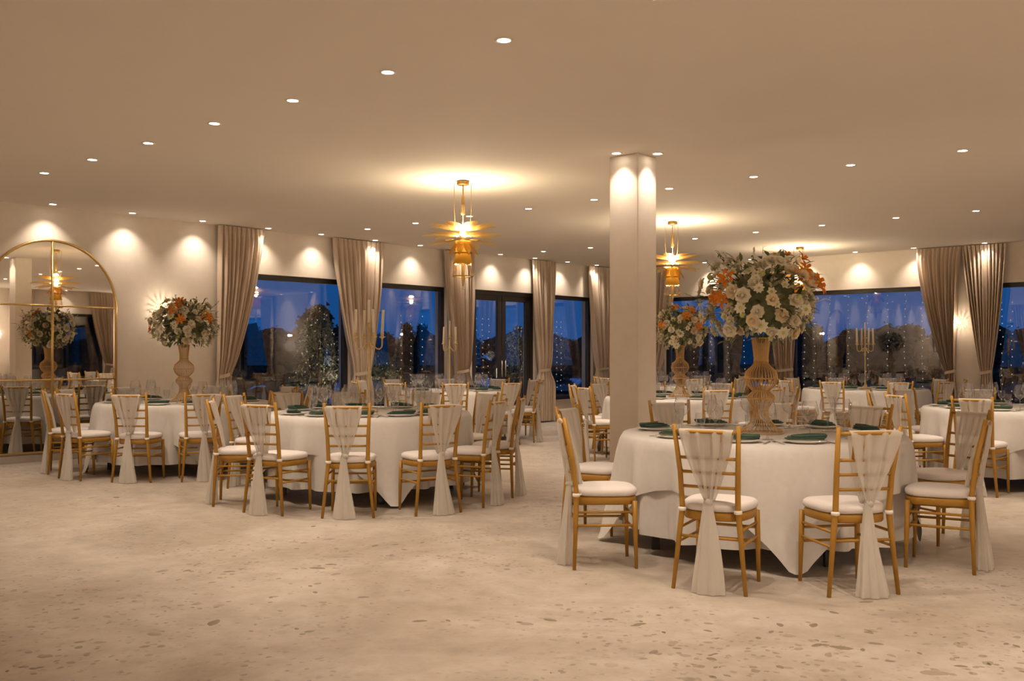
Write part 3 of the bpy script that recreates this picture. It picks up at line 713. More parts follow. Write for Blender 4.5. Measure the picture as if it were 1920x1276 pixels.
def cutlery(kind):
    mb = MB()
    def strip(pts, h=0.0022):
        vs = [(x + q * w, y, z + dz) for (x, y, w, z) in pts for q, dz in ((-1, 0), (1, 0), (1, h), (-1, h))]
        n = len(pts); fs = [(4*i+j, 4*i+(j+1)%4, 4*i+4+(j+1)%4, 4*i+4+j) for i in range(n-1) for j in range(4)]
        mb.add(vs, fs + [(0,1,2,3), (4*n-4, 4*n-3, 4*n-2, 4*n-1)], False)
    if kind == 'fork':
        strip([(0, -0.10, 0.004, 0.001), (0, -0.09, 0.0075, 0.001), (0, -0.03, 0.004, 0.002), (0, 0.02, 0.0032, 0.005), (0, 0.04, 0.010, 0.003), (0, 0.055, 0.0115, 0.002)])
        for x in (-0.0095, -0.0032, 0.0032, 0.0095): strip([(x, 0.054, 0.0019, 0.002), (x, 0.08, 0.0017, 0.003), (x, 0.10, 0.0008, 0.005)])
    else:
        strip([(0, -0.11, 0.006, 0.001), (0, -0.10, 0.0085, 0.001), (0, -0.02, 0.006, 0.0015), (0, -0.01, 0.005, 0.0015), (0.002, 0.02, 0.0085, 0.001), (0.002, 0.08, 0.009, 0.001), (0.0, 0.105, 0.003, 0.001)], 0.002)
    return mb.mesh(kind, M['steel'])
fork_me, knife_me = cutlery('fork'), cutlery('knife')

seat_no = 0
def banquet(tname, c, chairs, rot, short, sashes=None, cut=False, flutes=False):
    """chairs: list of (angle in degrees, radius of the back, optional twist)"""
    global seat_no
    t = thing('banquet_table', 'round banquet table under white cloths, ' + short, 'table', (c.x, c.y, 0), 0, 'round banquet tables')
    MB().lathe([(0, 0.728), (RT - 0.012, 0.728), (RT - 0.006, 0.736), (RT - 0.006, 0.750), (RT - 0.012, 0.7555), (0, 0.7555)], 48).build('tabletop', M['wood'], t)
    for k in range(4):
        a = math.radians(-74 + 90 * k); x, y = 0.80 * math.cos(a), 0.80 * math.sin(a)
        MB().box((x - 0.025, y - 0.025, 0.0), (x + 0.025, y + 0.025, 0.727)).build('leg', M['black'], t)
    sd = int(abs(c.x * 131 + c.y * 17)) % 97
    s = MB().grid(skirt_fn(RT, sd), 204, 22, closed=True).build('tablecloth', M['linen']); s.location = (c.x, c.y, 0)
    tag(s, 'long round white tablecloth hanging nearly to the floor, ' + short, 'tablecloth', 'long white tablecloths')
    o = MB().grid(overlay_fn(RT, math.radians(rot), sd + 5), 180, 24, closed=True).build('overlay_cloth', M['linen']); o.location = (c.x, c.y, 0)
    tag(o, 'square white overlay cloth with hanging corners, ' + short, 'tablecloth', 'square overlay cloths')
    # seats numbered clockwise (seen from above) from the one nearest the camera
    order = sorted(range(len(chairs)), key=lambda i: (-(chairs[i][0] + 90)) % 360 if True else 0)
    first = min(order, key=lambda i: min((chairs[i][0] + 90) % 360, (-(chairs[i][0] + 90)) % 360))
    k0 = order.index(first); order = order[k0:] + order[:k0]
    for num, i in enumerate(order):
        ch = chairs[i]; a = math.radians(ch[0]); r = ch[1] - 0.235; tw = math.radians(ch[2]) if len(ch) > 2 else 0.0
        seat = ordinal(num) + (' seat clockwise from front' if num else ' and front seat')
        x, y = c.x + r * math.cos(a), c.y + r * math.sin(a)
        kind = sashes[i] if sashes else random.choice((0, 0, 1, 2, 3))
        place_chair(x, y, a + PI / 2 + tw, 'gold chair with white sash, %s, %s' % (seat, short), 'gold chairs, ' + short, kind)
        seat_no += 1
        rp = 0.755; ca, sa = math.cos(a), math.sin(a); rz = a + PI / 2
        e = (-sa, ca)
        def P(rr, tt, z=TOPZ): return (c.x + rr * ca + tt * e[0], c.y + rr * sa + tt * e[1], z)
        pl = link('dinner_plate', plate_me, None, P(rp, 0)); tag(pl, 'white dinner plate, %s, %s' % (seat, short), 'plate', 'dinner plates, ' + short)
        nk = link('napkin', NAPK[seat_no % 3], None, P(rp, 0), (0, 0, rz + random.uniform(-0.5, 0.5))); tag(nk, 'green napkin on plate, %s, %s' % (seat, short), 'napkin', 'green napkins, ' + short)
        g1 = link('wine_glass', balloon_me, None, P(0.53, 0.13)); g1.scale = (1.16, 1.16, 1.16); tag(g1, 'balloon wine glass, %s, %s' % (seat, short), 'glass', 'wine glasses, ' + short)
        g2 = link('water_goblet', goblet_me, None, P(0.57, 0.03)); tag(g2, 'short stemmed water goblet, %s, %s' % (seat, short), 'glass', 'water goblets, ' + short)
        if flutes:
            g3 = link('champagne_flute', flute_me, None, P(0.47, 0.05)); tag(g3, 'tall champagne flute, %s, %s' % (seat, short), 'glass', 'flutes, ' + short)
        if cut:
            fk = link('fork', fork_me, None, P(rp - 0.01, -0.165), (0, 0, rz)); tag(fk, 'steel dinner fork, %s, %s' % (seat, short), 'fork', 'forks, ' + short)
            kn = link('knife', knife_me, None, P(rp - 0.01, 0.165), (0, 0, rz)); tag(kn, 'steel dinner knife, %s, %s' % (seat, short), 'knife', 'knives, ' + short)

T1 = Vector((1.74, 6.82, 0)); T2 = at(692, 9.35); T3 = at(345, 11.4); T4 = at(843, 15.1)
T5 = at(1275, 12.7); T7 = at(1622, 15.8); T8 = Vector((5.29, 10.1, 0)); T10 = at(1268, 17.7)
banquet('T1', T1, [(-114, 1.60, -4), (-84, 1.55, 4), (-38, 1.42, 8), (4, 1.53, 14), (40, 1.42), (72, 1.45), (105, 1.52), (157, 1.42, -6), (-150.5, 1.57, -27)], -93, 'nearest flower table',
        sashes=[0, 1, 0, 2, 1, 0, 3, 0, 0], cut=True)
banquet('T2', T2, [(-146, 1.48, -26), (163, 1.45), (-117, 1.52), (-88, 1.55), (-60, 1.56), (-36, 1.48, 14), (-9, 1.45), (39, 1.4), (72, 1.42), (107, 1.42), (134, 1.45)], -70, 'nearest candelabra table',
        sashes=[0, 1, 2, 2, 1, 0, 0, 3, 0, 1, 0], cut=True, flutes=True)
banquet('T3', T3, [(-125, 1.44), (-93, 1.42), (-64, 1.43), (-28, 1.45), (8, 1.42), (45, 1.4), (92, 1.4), (138, 1.38), (175, 1.42), (-158, 1.45)], -55, 'flower table by the mirror',
        sashes=[0, 2, 1, 0, 3, 1, 0, 2, 0, 1])
gen = lambda ph, n=10: [(ph + 360 / n * k + random.uniform(-3, 3), 1.43 + random.uniform(-0.03, 0.05)) for k in range(n)]
banquet('T4', T4, gen(-84), -60, 'candelabra table by the glazed doors', flutes=True)
banquet('T5', T5, gen(-85), -20, 'flower table behind the pillar')
banquet('T7', T7, gen(-92), -75, 'candelabra table by the fairy-lit window')
banquet('T8', T8, gen(-135), -60, 'table nearest the draped sconce', cut=True)
banquet('T10', T10, gen(-85), -30, 'farthest table in the corner')

# ------------------------------------------------------------------ wire vases and bouquets
VP = [(0.150, 0.000), (0.142, 0.012), (0.100, 0.040), (0.066, 0.085), (0.050, 0.140), (0.052, 0.175), (0.080, 0.212), (0.095, 0.236), (0.088, 0.258), (0.062, 0.282), (0.060, 0.292), (0.098, 0.330), (0.116, 0.375), (0.104, 0.425), (0.064, 0.462), (0.050, 0.480), (0.048, 0.520), (0.054, 0.580), (0.064, 0.657)]
def vase(c, label):
    root = thing('wire_vase', label, 'vase', (c.x, c.y, TOPZ + 0.006), 0.2, 'gold wire vases')
    cage = MB(); n = 32
    for k in range(n):
        t = 2 * PI * k / n; cage.tube([(r * math.cos(t), r * math.sin(t), z) for r, z in VP], 0.0027, 5, False)
    tag(cage.build('wire_cage', M['wire'], root), kind='stuff')
    for r, z, q in ((0.150, 0.0, 0.005), (0.050, 0.150, 0.003), (0.095, 0.236, 0.0035), (0.060, 0.288, 0.004), (0.116, 0.375, 0.003), (0.049, 0.50, 0.0035), (0.064, 0.657, 0.005)):
        pts = [(r * math.cos(2*PI*k/32), r * math.sin(2*PI*k/32), z) for k in range(33)]
        MB().tube(pts, q, 6, False).build('ring', M['wire'], root)
    return root

def petal_grid(mb, length, width, curl, tilt, az, base_r, z0, tip=0.5, nl=4):
    """one petal leaving the axis at azimuth az; tilt = angle from horizontal, curl bends it along its length"""
    vs = []
    ca, sa = math.cos(az), math.sin(az); r, z, ang = base_r, z0, tilt
    for i in range(nl + 1):
        t = i / nl
        w = width * (math.sin(PI * (0.12 + 0.88 * t) ** (0.75 + tip)) ** 0.8 if t < 1 else 0.08)
        for q in (-1, 0, 1):
            vs.append((r * ca - q * w * sa, r * sa + q * w * ca, z + 0.18 * w * abs(q)))
        r += length / nl * math.cos(ang); z += length / nl * math.sin(ang); ang -= curl / nl
    mb.add(vs, [(3*i+j, 3*i+j+1, 3*i+j+4, 3*i+j+3) for i in range(nl) for j in (0, 1)], True)
def rose_mesh(name, m):
    mb = MB(); rnd = random.Random(3)
    for n_, L_, w, tilt, curl, br in ((4, 0.030, 0.016, 1.35, -0.5, 0.003), (5, 0.038, 0.022, 1.05, -0.2, 0.006), (7, 0.046, 0.025, 0.70, 0.35, 0.008), (8, 0.050, 0.025, 0.32, 0.75, 0.008)):
        for k in range(n_): petal_grid(mb, L_, w, curl, tilt + rnd.uniform(-.1, .1), 2*PI*(k + rnd.uniform(-.15, .15))/n_ + n_, br, 0.0)
    mb.lathe([(0.0, 0.034), (0.008, 0.031), (0.014, 0.020), (0.015, 0.008), (0.008, 0.0)], 10)
    return mb.mesh(name, m)
def daisy_mesh(name, m, n_=9, L_=0.044, w=0.014, tip=0.2, tilt=0.35, curl=0.5):
    mb = MB(); rnd = random.Random(5)
    for k in range(n_): petal_grid(mb, L_ * rnd.uniform(.9, 1.08), w, curl, tilt + rnd.uniform(-.15, .15), 2*PI*k/n_, 0.005, 0.0, tip)
    return mb.mesh(name, m)
def lily_mesh(name, m):
    mb = MB()
    for k in range(6): petal_grid(mb, 0.068, 0.013, 1.5, 1.0 if k % 2 else 0.85, 2*PI*k/6, 0.004, 0.0, 0.6, 5)
    return mb.mesh(name, m)
rose_w, rose_c = rose_mesh('rose', M['white_petal']), rose_mesh('rose', M['cream_petal'])
daisy_w = daisy_mesh('white_daisy', M['white_petal']); small_w = daisy_mesh('small_blossom', M['white_petal'], 6, 0.032, 0.013, 0.1, 0.5, 0.4)
lily_o = lily_mesh('orange_lily', M['orange_petal'])
centre_me = MB().lathe([(0, 0.014), (0.007, 0.012), (0.010, 0.006), (0.008, 0.0), (0, -0.004)], 10).mesh('flower_centre', M['pistil'])
bud_me = MB().lathe([(0, 0.026), (0.010, 0.023), (0.016, 0.010), (0.014, -0.002), (0.005, -0.012), (0, -0.014)], 10).mesh('bud', M['bud'])
def leaf_into(mb, base, d, length, width):
    d = d.normalized(); side = d.cross(Vector((0.2, 0.1, 1))).normalized(); up = side.cross(d)
    pts = [(0, 0.1), (0.3, 0.9), (0.6, 0.85), (1.0, 0.03)]; vs = []
    for t, w in pts:
        c = base + d * (length * t) - up * (length * 0.25 * t * t)
        for q in (-1, 0, 1): vs.append(c + side * (q * w * width) + up * (abs(q) * w * width * 0.3))
    mb.add(vs, [(3*i+j, 3*i+j+1, 3*i+j+4, 3*i+j+3) for i in range(3) for j in (0, 1)], True)
def bouquet(c, label, seed, n_fl=86, rx=0.35, rz=0.29, zc=1.685, oranges=()):
    rnd = random.Random(seed)
    root = thing('flower_bouquet', label, 'flowers', (c.x, c.y, zc), 0, 'tall flower bouquets')
    fol = MB(); sg = MB()
    # stems reach down into the vase mouth
    for k in range(14):
        a = rnd.uniform(0, 2*PI); r = rnd.uniform(0.1, 0.25)
        fol.tube([(0.02*math.cos(a), 0.02*math.sin(a), TOPZ + 0.63 - zc), (0.4*r*math.cos(a), 0.4*r*math.sin(a), -0.15), (r*math.cos(a), r*math.sin(a), rnd.uniform(-0.1, 0.15))], 0.004, 5)
    def pt(u, a):
        z = u; r = math.sqrt(max(0, 1 - z * z)); q = 1 + 0.09 * math.sin(3 * a + seed) * r + 0.07 * math.sin(5 * a + 2 * seed + 4 * u)
        return Vector((r * math.cos(a) * rx, r * math.sin(a) * rx, z * rz)) * q
    for k in range(900):
        u = rnd.uniform(-0.86, 0.95); a = rnd.uniform(0, 2*PI); p = pt(u, a) * rnd.uniform(0.3, 1.06)
        d = Vector((p.x, p.y, p.z * 0.8 + 0.05)) + Vector((rnd.gauss(0, .12), rnd.gauss(0, .12), rnd.gauss(0, .12)))
        leaf_into(fol if rnd.random() < 0.72 else sg, p, d, rnd.uniform(0.05, 0.095), rnd.uniform(0.011, 0.020))
    tag(fol.build('foliage', M['leaf'], root), kind='stuff')
    tag(sg.build('pale_foliage', M['sage'], root), kind='stuff')
    core = MB()
    core.grid(lambda u, v: tuple(Vector((math.cos(2*PI*u) * math.sin(PI*v) * rx, math.sin(2*PI*u) * math.sin(PI*v) * rx, -math.cos(PI*v) * rz)) * (0.62 + 0.06 * math.sin(9 * u * 2 * PI) * math.sin(7 * PI * v))), 28, 16, closed=True)
    core.build('foliage_core', M['leaf'], root)  # solid inner foliage body closing the gaps between the leaves
    # loose sprigs standing out of the outline
    for k in range(18):
        a = rnd.uniform(0, 2*PI); u = rnd.uniform(-0.1, 0.95); p = pt(u, a); d = p.normalized(); q = p * (1.12 + 0.22 * rnd.random()) + Vector((0, 0, 0.03))
        mb = MB(); mb.tube([p * 0.6, p, q], [0.003, 0.0025, 0.0015], 5)
        for j in range(9):
            b_ = p * 0.85 + (q - p * 0.85) * (j / 8); dd = d + Vector((rnd.gauss(0, .7), rnd.gauss(0, .7), rnd.gauss(0, .7))); leaf_into(mb, b_, dd, 0.034, 0.008)
        mb.build('sprig', M['white_petal'] if k % 3 == 0 else M['sage'] if k % 3 == 1 else M['leaf'], root)
    g = PI * (3 - math.sqrt(5))
    def put(me, name, p, d, s, centre):
        rot = Vector((0, 0, 1)).rotation_difference(d).to_euler()
        o = link(name, me, root, p, rot); o.scale = (s, s, s)
        if centre: link('flower_centre', centre_me, o, (0, 0, 0.004))
        return o
    for k in range(n_fl):
        u = 0.94 - 1.72 * (k + 0.5) / n_fl; a = k * g + rnd.uniform(-.25, .25)
        p = pt(u, a) * rnd.uniform(0.90, 1.10); d = (Vector((p.x / rx, p.y / rx, p.z / rz * 0.9 + 0.12)) + Vector((rnd.gauss(0, .15), rnd.gauss(0, .15), rnd.gauss(0, .15)))).normalized()
        t = rnd.random()
        if t < 0.30: put(rose_w, 'rose', p, d, rnd.uniform(0.72, 1.1), False)
        elif t < 0.47: put(rose_c, 'rose', p, d, rnd.uniform(0.65, 1.0), False)['label'] = 'cream rose'
        elif t < 0.70: put(daisy_w, 'white_daisy', p, d, rnd.uniform(0.75, 1.15), True)
        elif t < 0.88: put(small_w, 'small_blossom', p, d, rnd.uniform(0.75, 1.1), True)
        else: put(bud_me, 'bud', p, d, rnd.uniform(0.9, 1.3), False)
    for (x, z, y) in oranges:                       # orange lilies where the photograph has them, facing the room
        p = Vector((x * rx, y * rx, z * rz)); d = Vector((x * 0.9, y - 0.35, z * 0.6 + 0.2)).normalized()
        o = put(lily_o, 'orange_lily', p * 1.08, d, rnd.uniform(0.95, 1.2), True)
    return root
vase(T1, 'gold wire vase on the nearest flower table')
bouquet(T1, 'largest bouquet of white flowers and orange lilies in a gold wire vase', 31, 150, 0.365, 0.315, 1.68,
        oranges=((0.62, 0.62, -0.5), (0.70, 0.86, -0.1), (0.50, 0.45, -0.75), (0.90, 0.28, -0.35), (0.84, 0.36, -0.45), (-0.72, 0.42, -0.5), (-0.80, 0.0, -0.55), (-0.86, 0.06, -0.3), (0.45, 0.95, 0.0)))
vase(T5, 'gold wire vase on the table behind the pillar')
bouquet(T5, 'bouquet of white flowers and orange lilies beside the pillar', 32, 125, 0.33, 0.275, 1.66,
        oranges=((-0.75, 0.1, -0.6), (0.05, 0.45, -0.9), (0.5, 0.02, -0.85), (0.62, 0.25, -0.6), (-0.2, 0.85, -0.3), (0.3, 0.7, -0.6)))
vase(T3, 'gold wire vase on the table by the arched mirror')
bouquet(T3, 'bouquet of white flowers and orange lilies near the arched mirror', 33, 125, 0.34, 0.275, 1.665,
        oranges=((0.0, 0.70, -0.5), (-0.05, 0.52, -0.8), (0.22, 0.15, -0.95), (0.80, 0.30, -0.4), (0.88, 0.18, -0.3), (-0.92, -0.2, -0.3), (0.02, 0.85, -0.4)))

# ------------------------------------------------------------------ candelabra
def candelabra(c, short, rz=0.3):
    z0 = TOPZ + 0.001
    root = thing('candelabra', 'tall gold five-armed candelabra, ' + short, 'candelabra', (c.x, c.y, z0), rz, 'gold candelabra')
    g = M['candelgold']
    MB().lathe([(0, 0), (0.085, 0), (0.088, 0.008), (0.060, 0.022), (0.030, 0.034), (0.022, 0.055), (0.013, 0.07), (0, 0.07)], 28).build('base', g, root)
    MB().lathe([(0.012, 0.068), (0.018, 0.085), (0.012, 0.10), (0.0095, 0.13), (0.0105, 0.52), (0.016, 0.545), (0.020, 0.56), (0.014, 0.575), (0.011, 0.60), (0.018, 0.63), (0.024, 0.645), (0.018, 0.66), (0.011, 0.68), (0.011, 0.80), (0, 0.80)], 20).build('stem', g, root)
    cup = [(0.008, -0.022), (0.012, -0.012), (0.030, 0.0), (0.032, 0.004), (0.016, 0.006), (0.015, 0.012), (0.018, 0.034), (0.014, 0.036), (0.0, 0.036)]
    cup_me = MB().lathe(cup, 18).mesh('candle_cup', g)
    can_me = MB().lathe([(0, 0), (0.0150, 0), (0.0140, 0.215), (0.011, 0.225), (0.0, 0.222)], 14).mesh('candle', M['candle'])
    wick_me = MB().tube([(0, 0, 0.221), (0.001, 0, 0.235)], 0.0015, 5).mesh('wick', M['wick'])
    spots = [(0, 0, 0.812, 'central')]
    names = ('first', 'second', 'third', 'fourth')
    for k in range(4):
        t = 2 * PI * k / 4 + 0.35; cx_, sy_ = math.cos(t), math.sin(t)
        arm = [(0.0, 0.645), (0.030, 0.650), (0.052, 0.632), (0.075, 0.606), (0.105, 0.600), (0.128, 0.620), (0.134, 0.655), (0.134, 0.700)]
        MB().tube([(r * cx_, r * sy_, z) for r, z in arm], [0.008, 0.008, 0.007, 0.007, 0.007, 0.007, 0.0075, 0.009], 8).build('arm', g, root)
        spots.append((0.134 * cx_, 0.134 * sy_, 0.718, names[k]))
    for x, y, z, nm in spots:
        link('candle_cup', cup_me, root, (x, y, z))
    Rm = Matrix.Rotation(rz, 4, 'Z')
    for x, y, z, nm in spots:
        p = Rm @ Vector((x, y, z + 0.0365)) + Vector((c.x, c.y, z0))
        lean = (0, 0, 0) if nm == 'central' else (random.uniform(-0.06, 0.06), random.uniform(-0.06, 0.06), 0)
        cd = link('candle', can_me, None, p, lean)
        where = 'taller central cup' if nm == 'central' else nm + ' outer arm'
        tag(cd, 'ivory taper candle in the %s, %s' % (where, short.replace(' table', '')), 'candle', 'ivory candles, ' + short)
        link('wick', wick_me, cd)
    return root
candelabra(T2, 'nearest candelabra table', 0.15)
candelabra(T4, 'candelabra table by the glazed doors', 0.5)
candelabra(T7, 'candelabra table by the fairy-lit window', -0.3)

# ------------------------------------------------------------------ pebbles set flush in the floor near the camera
def pebble_mesh(seed, m):
    rnd = random.Random(seed); n = 11; el = rnd.uniform(1.3, 2.2); vs = []
    for s, z in ((1.0, 0.0), (0.86, 0.0012)):
        rr = random.Random(seed)
        vs += [(s * el * rr.uniform(0.8, 1.15) * math.cos(2*PI*k/n), s * rr.uniform(0.8, 1.15) * math.sin(2*PI*k/n), z) for k in range(n)]
    return MB().add(vs, [(k, (k+1) % n, n + (k+1) % n, n + k) for k in range(n)] + [tuple(range(n, 2*n))], True).mesh('pebble', m)
PEB = [pebble_mesh(k, M['chip'] if k % 3 == 0 else M['chip2']) for k in range(9)]
rnd = random.Random(77)
clusters = [(1480, 1200, 130, 40, 60), (1750, 1225, 150, 40, 50), (1330, 1245, 120, 25, 26), (1200, 1170, 60, 22, 14), (560, 1120, 110, 30, 24), (620, 1170, 90, 25, 18), (430, 1075, 160, 30, 26),
            (80, 1240, 80, 28, 20), (780, 1030, 90, 22, 18), (560, 1005, 120, 18, 16), (180, 940, 110, 18, 12), (1100, 1140, 60, 20, 10)]
for (x, y, sx_, sy_, n) in clusters:
    for k in range(n):
        px, py = rnd.gauss(x, sx_), rnd.gauss(y, sy_)
        if py < 915 or py > 1300: continue
        p = on_plane(px, py, 0)
        r = math.exp(rnd.gauss(-4.55, 0.42))
        o = link('pebble', rnd.choice(PEB), floor, (p.x, p.y, 0.0), (0, 0, rnd.uniform(0, 6.28))); o.scale = (r, r, 1)

# ------------------------------------------------------------------ outside: terrace, pool, trees, fairy lights
g = MB(); S = 140; n_ = 1
g.add([(-S, -60, -0.35), (S, -60, -0.35), (S, 220, -0.35), (-S, 220, -0.35)], [(0, 1, 2, 3)], False)
tag(g.build('lawn', M['lawn']), kind='structure')
def outw(a, b): return C - nL * 0 + uL * a * 0 + Vector((a, b, 0))
ter = MB(); vs = []
for z in (-0.16, -0.14):
    vs += [WL.p(LEN_L + 8, -0.3, z), WL.p(-9, -0.3, z), WL.p(-9, -9, z), WL.p(LEN_L + 8, -9, z)]
ter.add(vs, [(0,1,2,3),(4,5,6,7),(0,1,5,4),(1,2,6,5),(2,3,7,6),(3,0,4,7)], False)
tag(ter.build('terrace', M['terrace']), kind='structure')
ter2 = MB(); vs = []
for z in (-0.165, -0.145):
    vs += [WR.p(-0.3, -0.3, z), WR.p(LEN_R + 8, -0.3, z), WR.p(LEN_R + 8, -9, z), WR.p(-0.3, -9, z)]
ter2.add(vs, [(0,1,2,3),(4,5,6,7),(0,1,5,4),(1,2,6,5),(2,3,7,6),(3,0,4,7)], False)
tag(ter2.build('side_terrace', M['terrace']), kind='structure')
pw = MB(); vs = [WL.p(14, -9.5, -0.13), WL.p(-30, -9.5, -0.13), WL.p(-30, -28, -0.13), WL.p(14, -28, -0.13)]
pw.add(vs, [(0, 1, 2, 3)], False); tag(pw.build('pool_water', M['water']), kind='structure')
pw2 = MB(); vs = [WR.p(-2, -10, -0.15), WR.p(40, -10, -0.15), WR.p(40, -20, -0.15), WR.p(-2, -20, -0.15)]
pw2.add(vs, [(0, 1, 2, 3)], False); tag(pw2.build('side_pool_water', M['water']), kind='structure')

def crown_mb(rnd, h, w, base, cone=False, n=10, leaves=700):
    mb = MB(); top = h - (0.1 if cone else w * 0.40)
    for k in range(n):
        t = (k + 0.5) / n; rad = w * (1 - t) * 0.95 + 0.1 if cone else w * (0.38 + 0.22 * rnd.random())
        off = 0.06 if cone else w * 0.40
        c = Vector((max(-0.6 * w, min(0.6 * w, rnd.gauss(0, off))), max(-0.6 * w, min(0.6 * w, rnd.gauss(0, off))), base + (top - base) * t))
        ico = bmesh.new(); bmesh.ops.create_icosphere(ico, subdivisions=2, radius=1)
        ph = rnd.uniform(0, 6)
        vs = [c + Vector((v.co.x, v.co.y, v.co.z * 0.8)) * rad * (1 + 0.16 * math.sin(5 * v.co.x + ph) * math.cos(4 * v.co.y + ph) + rnd.uniform(-.1, .1)) for v in ico.verts]
        mb.add(vs, [[v.index for v in f.verts] for f in ico.faces], False); ico.free()
        for j in range(leaves // n):
            d = Vector((rnd.gauss(0, 1), rnd.gauss(0, 1), rnd.gauss(0, 1))).normalized(); p = c + Vector((d.x, d.y, d.z * 0.8)) * rad * rnd.uniform(0.95, 1.18)
            q = 0.07; e = [p + Vector((rnd.gauss(0, q), rnd.gauss(0, q), rnd.gauss(0, q))) for _ in range(3)]; mb.add(e, [(0, 1, 2)], False)
    return mb
def tree(x, y, h, w, seed, label, cone=False, group='dark trees beyond the windows'):
    rnd = random.Random(seed)
    root = thing('tree', label, 'tree', (x, y, -0.35), rnd.uniform(0, 6), group)
    tag(crown_mb(rnd, h, w, h * 0.2, cone).build('crown', M['treeleaf'], root), kind='stuff')
    MB().tube([(0, 0, 0), (0.05, 0, h * 0.3), (0, 0.05, h * 0.7)], [0.05 * h * 0.4, 0.04 * h * 0.35, 0.02], 8).build('trunk', M['trunk'], root)
specs = []
def tpx(px, d, ytop, w, label, cone=False): specs.append((px, d, CAMZ + (HY - ytop) / F * d + 0.35, w, label, cone))
tpx(612, 30, 565, 0.75, 'tall dark tree standing above the others beyond the first mirror-wall window')
for k, (px, d, y, w) in enumerate(((438, 40, 606, 1.35), (500, 45, 612, 1.35), (560, 40, 604, 1.35), (655, 44, 632, 1.2))): tpx(px, d, y, w, 'dark tree silhouette beyond the first window, %s from the mirror' % ordinal(k))
for k, (px, d, y, w, cn) in enumerate(((728, 46, 618, 1.0, False), (766, 36, 602, 0.75, True), (792, 39, 606, 0.75, True), (822, 50, 622, 1.2, False))): tpx(px, d, y, w, ('slim dark conifer' if cn else 'round dark tree') + ' beyond the second window, %s from the candelabra' % ordinal(k), cn)
for k, (px, d, y, w) in enumerate(((888, 52, 628, 1.3), (945, 54, 622, 1.4), (998, 51, 626, 1.2))): tpx(px, d, y, w, 'dark tree silhouette beyond the glazed doors, %s from the candelabra' % ordinal(k))
for k, (px, d, y, w) in enumerate(((1050, 57, 624, 1.2), (1106, 54, 616, 1.4))): tpx(px, d, y, w, 'dark tree silhouette beyond the window after the doors, %s from the doors' % ordinal(k))
for k, px in enumerate(range(1255, 1460, 68)): tpx(px, 40 if k % 2 else 46, 600 + (k * 13) % 17, 1.3, 'dark tree silhouette beyond the corner window, %s from the pillar' % ordinal(k))
for k, px in enumerate(range(1510, 1790, 66)): tpx(px, 46 if k % 2 else 40, 602 + (k * 11) % 15, 1.3, 'dark tree silhouette beyond the wide window, %s from the largest bouquet' % ordinal(k))
for k, px in enumerate(range(1875, 2000, 66)): tpx(px, 40 if k % 2 else 46, 606 + (k * 7) % 13, 1.3, 'dark tree silhouette beyond the edge window, %s from the sconce' % ordinal(k))
for k, (px, d, h, w, lb, cone) in enumerate(specs):
    p = at(px, d); tree(p.x, p.y, h, w, 200 + k, lb, cone)
for k in range(8):  # unseen trees added to keep the blue sky out of the mirror
    p = WN.p(0.5 + 3.4 * k, -6.0 - 1.2 * (k % 2), 0); tree(p.x, p.y, 6.0, 2.3, 260 + k, 'added dark tree screening the sky outside the wall behind the camera', group='added sky-screening trees behind the camera')

def lit_tree(px, d, h, w, label, seed, bulbs=70):
    rnd = random.Random(seed); p = at(px, d)
    root = thing('potted_olive_tree', label, 'potted tree', (p.x, p.y, -0.14))
    MB().lathe([(0, 0), (0.16, 0), (0.22, 0.40), (0.235, 0.42), (0.20, 0.42), (0.19, 0.36), (0, 0.36)], 20).build('pot', M['pot'], root)
    MB().tube([(0, 0, 0.34), (0.03, 0.02, h * 0.4), (0, 0, h * 0.75)], [0.035, 0.028, 0.01], 8).build('trunk', M['trunk'], root)
    mb = MB(); pts = []
    for k in range(1500):
        t = rnd.random() ** 0.8; z = h * (0.32 + 0.68 * t); r = w * (1 - t) ** 0.6 * math.sqrt(rnd.random()) + 0.03; a = rnd.uniform(0, 2*PI)
        c = Vector((r * math.cos(a), r * math.sin(a), z)); d_ = Vector((c.x, c.y, rnd.gauss(0.1, .3))) + Vector((rnd.gauss(0, .2), rnd.gauss(0, .2), 0))
        leaf_into(mb, c, d_, 0.085, 0.014)
        if k % (1500 // bulbs) == 0: pts.append(c * 1.0 + Vector((c.x, c.y, 0)) * 0.08)
    tag(mb.build('foliage', M['oliveleaf'], root), kind='stuff')
    fb = MB()
    for c in pts: fb.lathe([(0, 0.011), (0.009, 0.006), (0.009, -0.006), (0, -0.011)], 6, c)
    tag(fb.build('fairy_lights', M['fairy'], root), kind='stuff')
    for k in range(3):
        a = 2*PI*k/3 - 0.8; lamp('fairy_lamp', 'POINT', root, (w * 0.9 * math.cos(a), w * 0.9 * math.sin(a), h * (0.45 + 0.12 * k)), 5.0, 0.1)
lit_tree(596, 18.4, 2.35, 0.55, 'potted olive tree wound with fairy lights beyond the first window', 301)
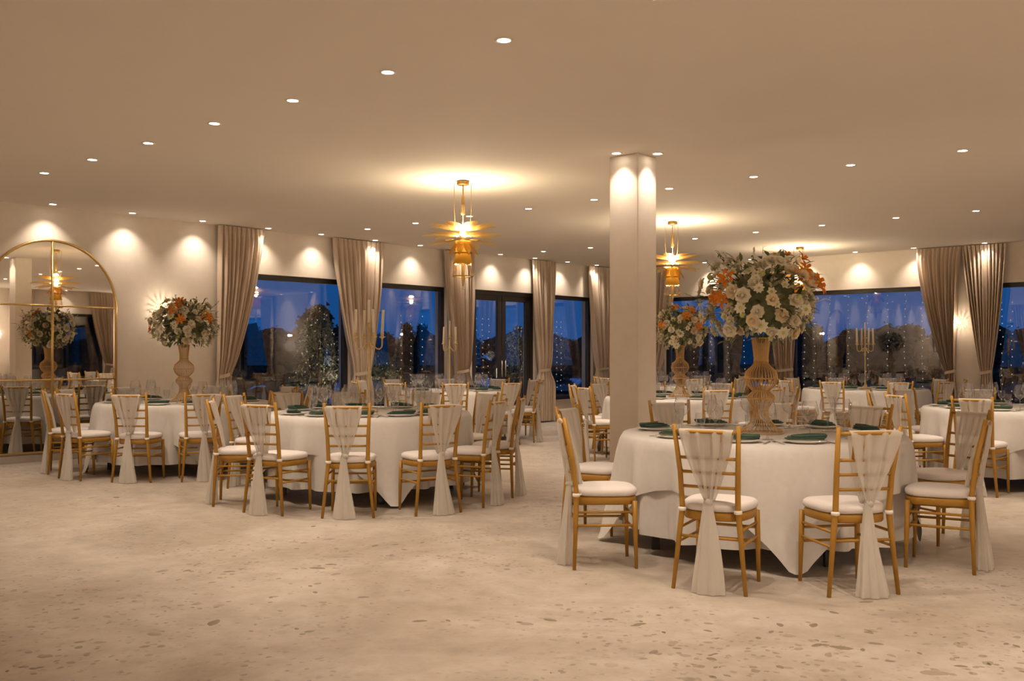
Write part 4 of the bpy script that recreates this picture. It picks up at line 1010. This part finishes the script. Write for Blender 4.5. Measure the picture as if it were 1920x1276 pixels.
lit_tree(973, 23.0, 2.1, 0.75, 'leafy tree lit by fairy lights beyond the glazed doors', 302)
lit_tree(716, 19.5, 1.5, 0.62, 'low lit shrub in a pot beyond the second window', 303, 40)

bulb_v = [(0, 0.010), (0.0085, 0.004), (0.0085, -0.006), (0, -0.012)]
def light_string(W, a, z1, z0, label, seed, w=-0.55, step=0.13):
    rnd = random.Random(seed)
    root = thing('fairy_light_string', label, 'string lights', W.p(a, w, z1), 0, 'hanging strings of fairy lights')
    pts = []; z = 0.0; x = 0.0
    while z1 + z > z0:
        pts.append(Vector((x * W.u.x, x * W.u.y, z))); z -= step * rnd.uniform(0.8, 1.2); x = rnd.gauss(0, 0.012)
    MB().tube([Vector((0, 0, 0.25))] + pts, 0.0022, 5).build('wire', M['black'], root)
    b = MB()
    for p in pts: b.lathe(bulb_v, 6, p)
    tag(b.build('bulb_chain', M['fairy'], root), kind='stuff')
for k, px in enumerate((1276, 1300, 1333, 1366, 1396)): light_string(WR, sR(px, -0.55), 2.35, 0.4, 'vertical string of fairy lights, %s from the pillar, outside the corner window' % ordinal(k), 400 + k)
for k, px in enumerate((1508, 1527, 1556, 1591, 1626, 1664, 1697, 1729)): light_string(WR, sR(px, -0.55), 2.4, 0.5, 'vertical string of fairy lights, %s from the largest bouquet, outside the wide window' % ordinal(k), 410 + k)
for k, px in enumerate((1878, 1898)): light_string(WR, sR(px, -0.55), 2.2, 0.5, 'vertical string of fairy lights, %s from the sconce, outside the edge window' % ordinal(k), 430 + k)
for k, px in enumerate((1044, 1052)): light_string(WL, sL(px, -0.55), 2.0, 0.5, 'vertical string of fairy lights, %s from the doors, outside the last mirror-wall window' % ordinal(k), 440 + k)
for k, px in enumerate((893, 905, 916)): light_string(WL, sL(px, -0.55), 2.0, 0.6, 'vertical string of fairy lights, %s beyond the glazed door leaf' % ordinal(k), 450 + k)
for k, px in enumerate((752, 770, 792)): light_string(WL, sL(px, -0.55), 2.0, 0.6, 'vertical string of fairy lights, %s from the candelabra beyond the second window' % ordinal(k), 460 + k)
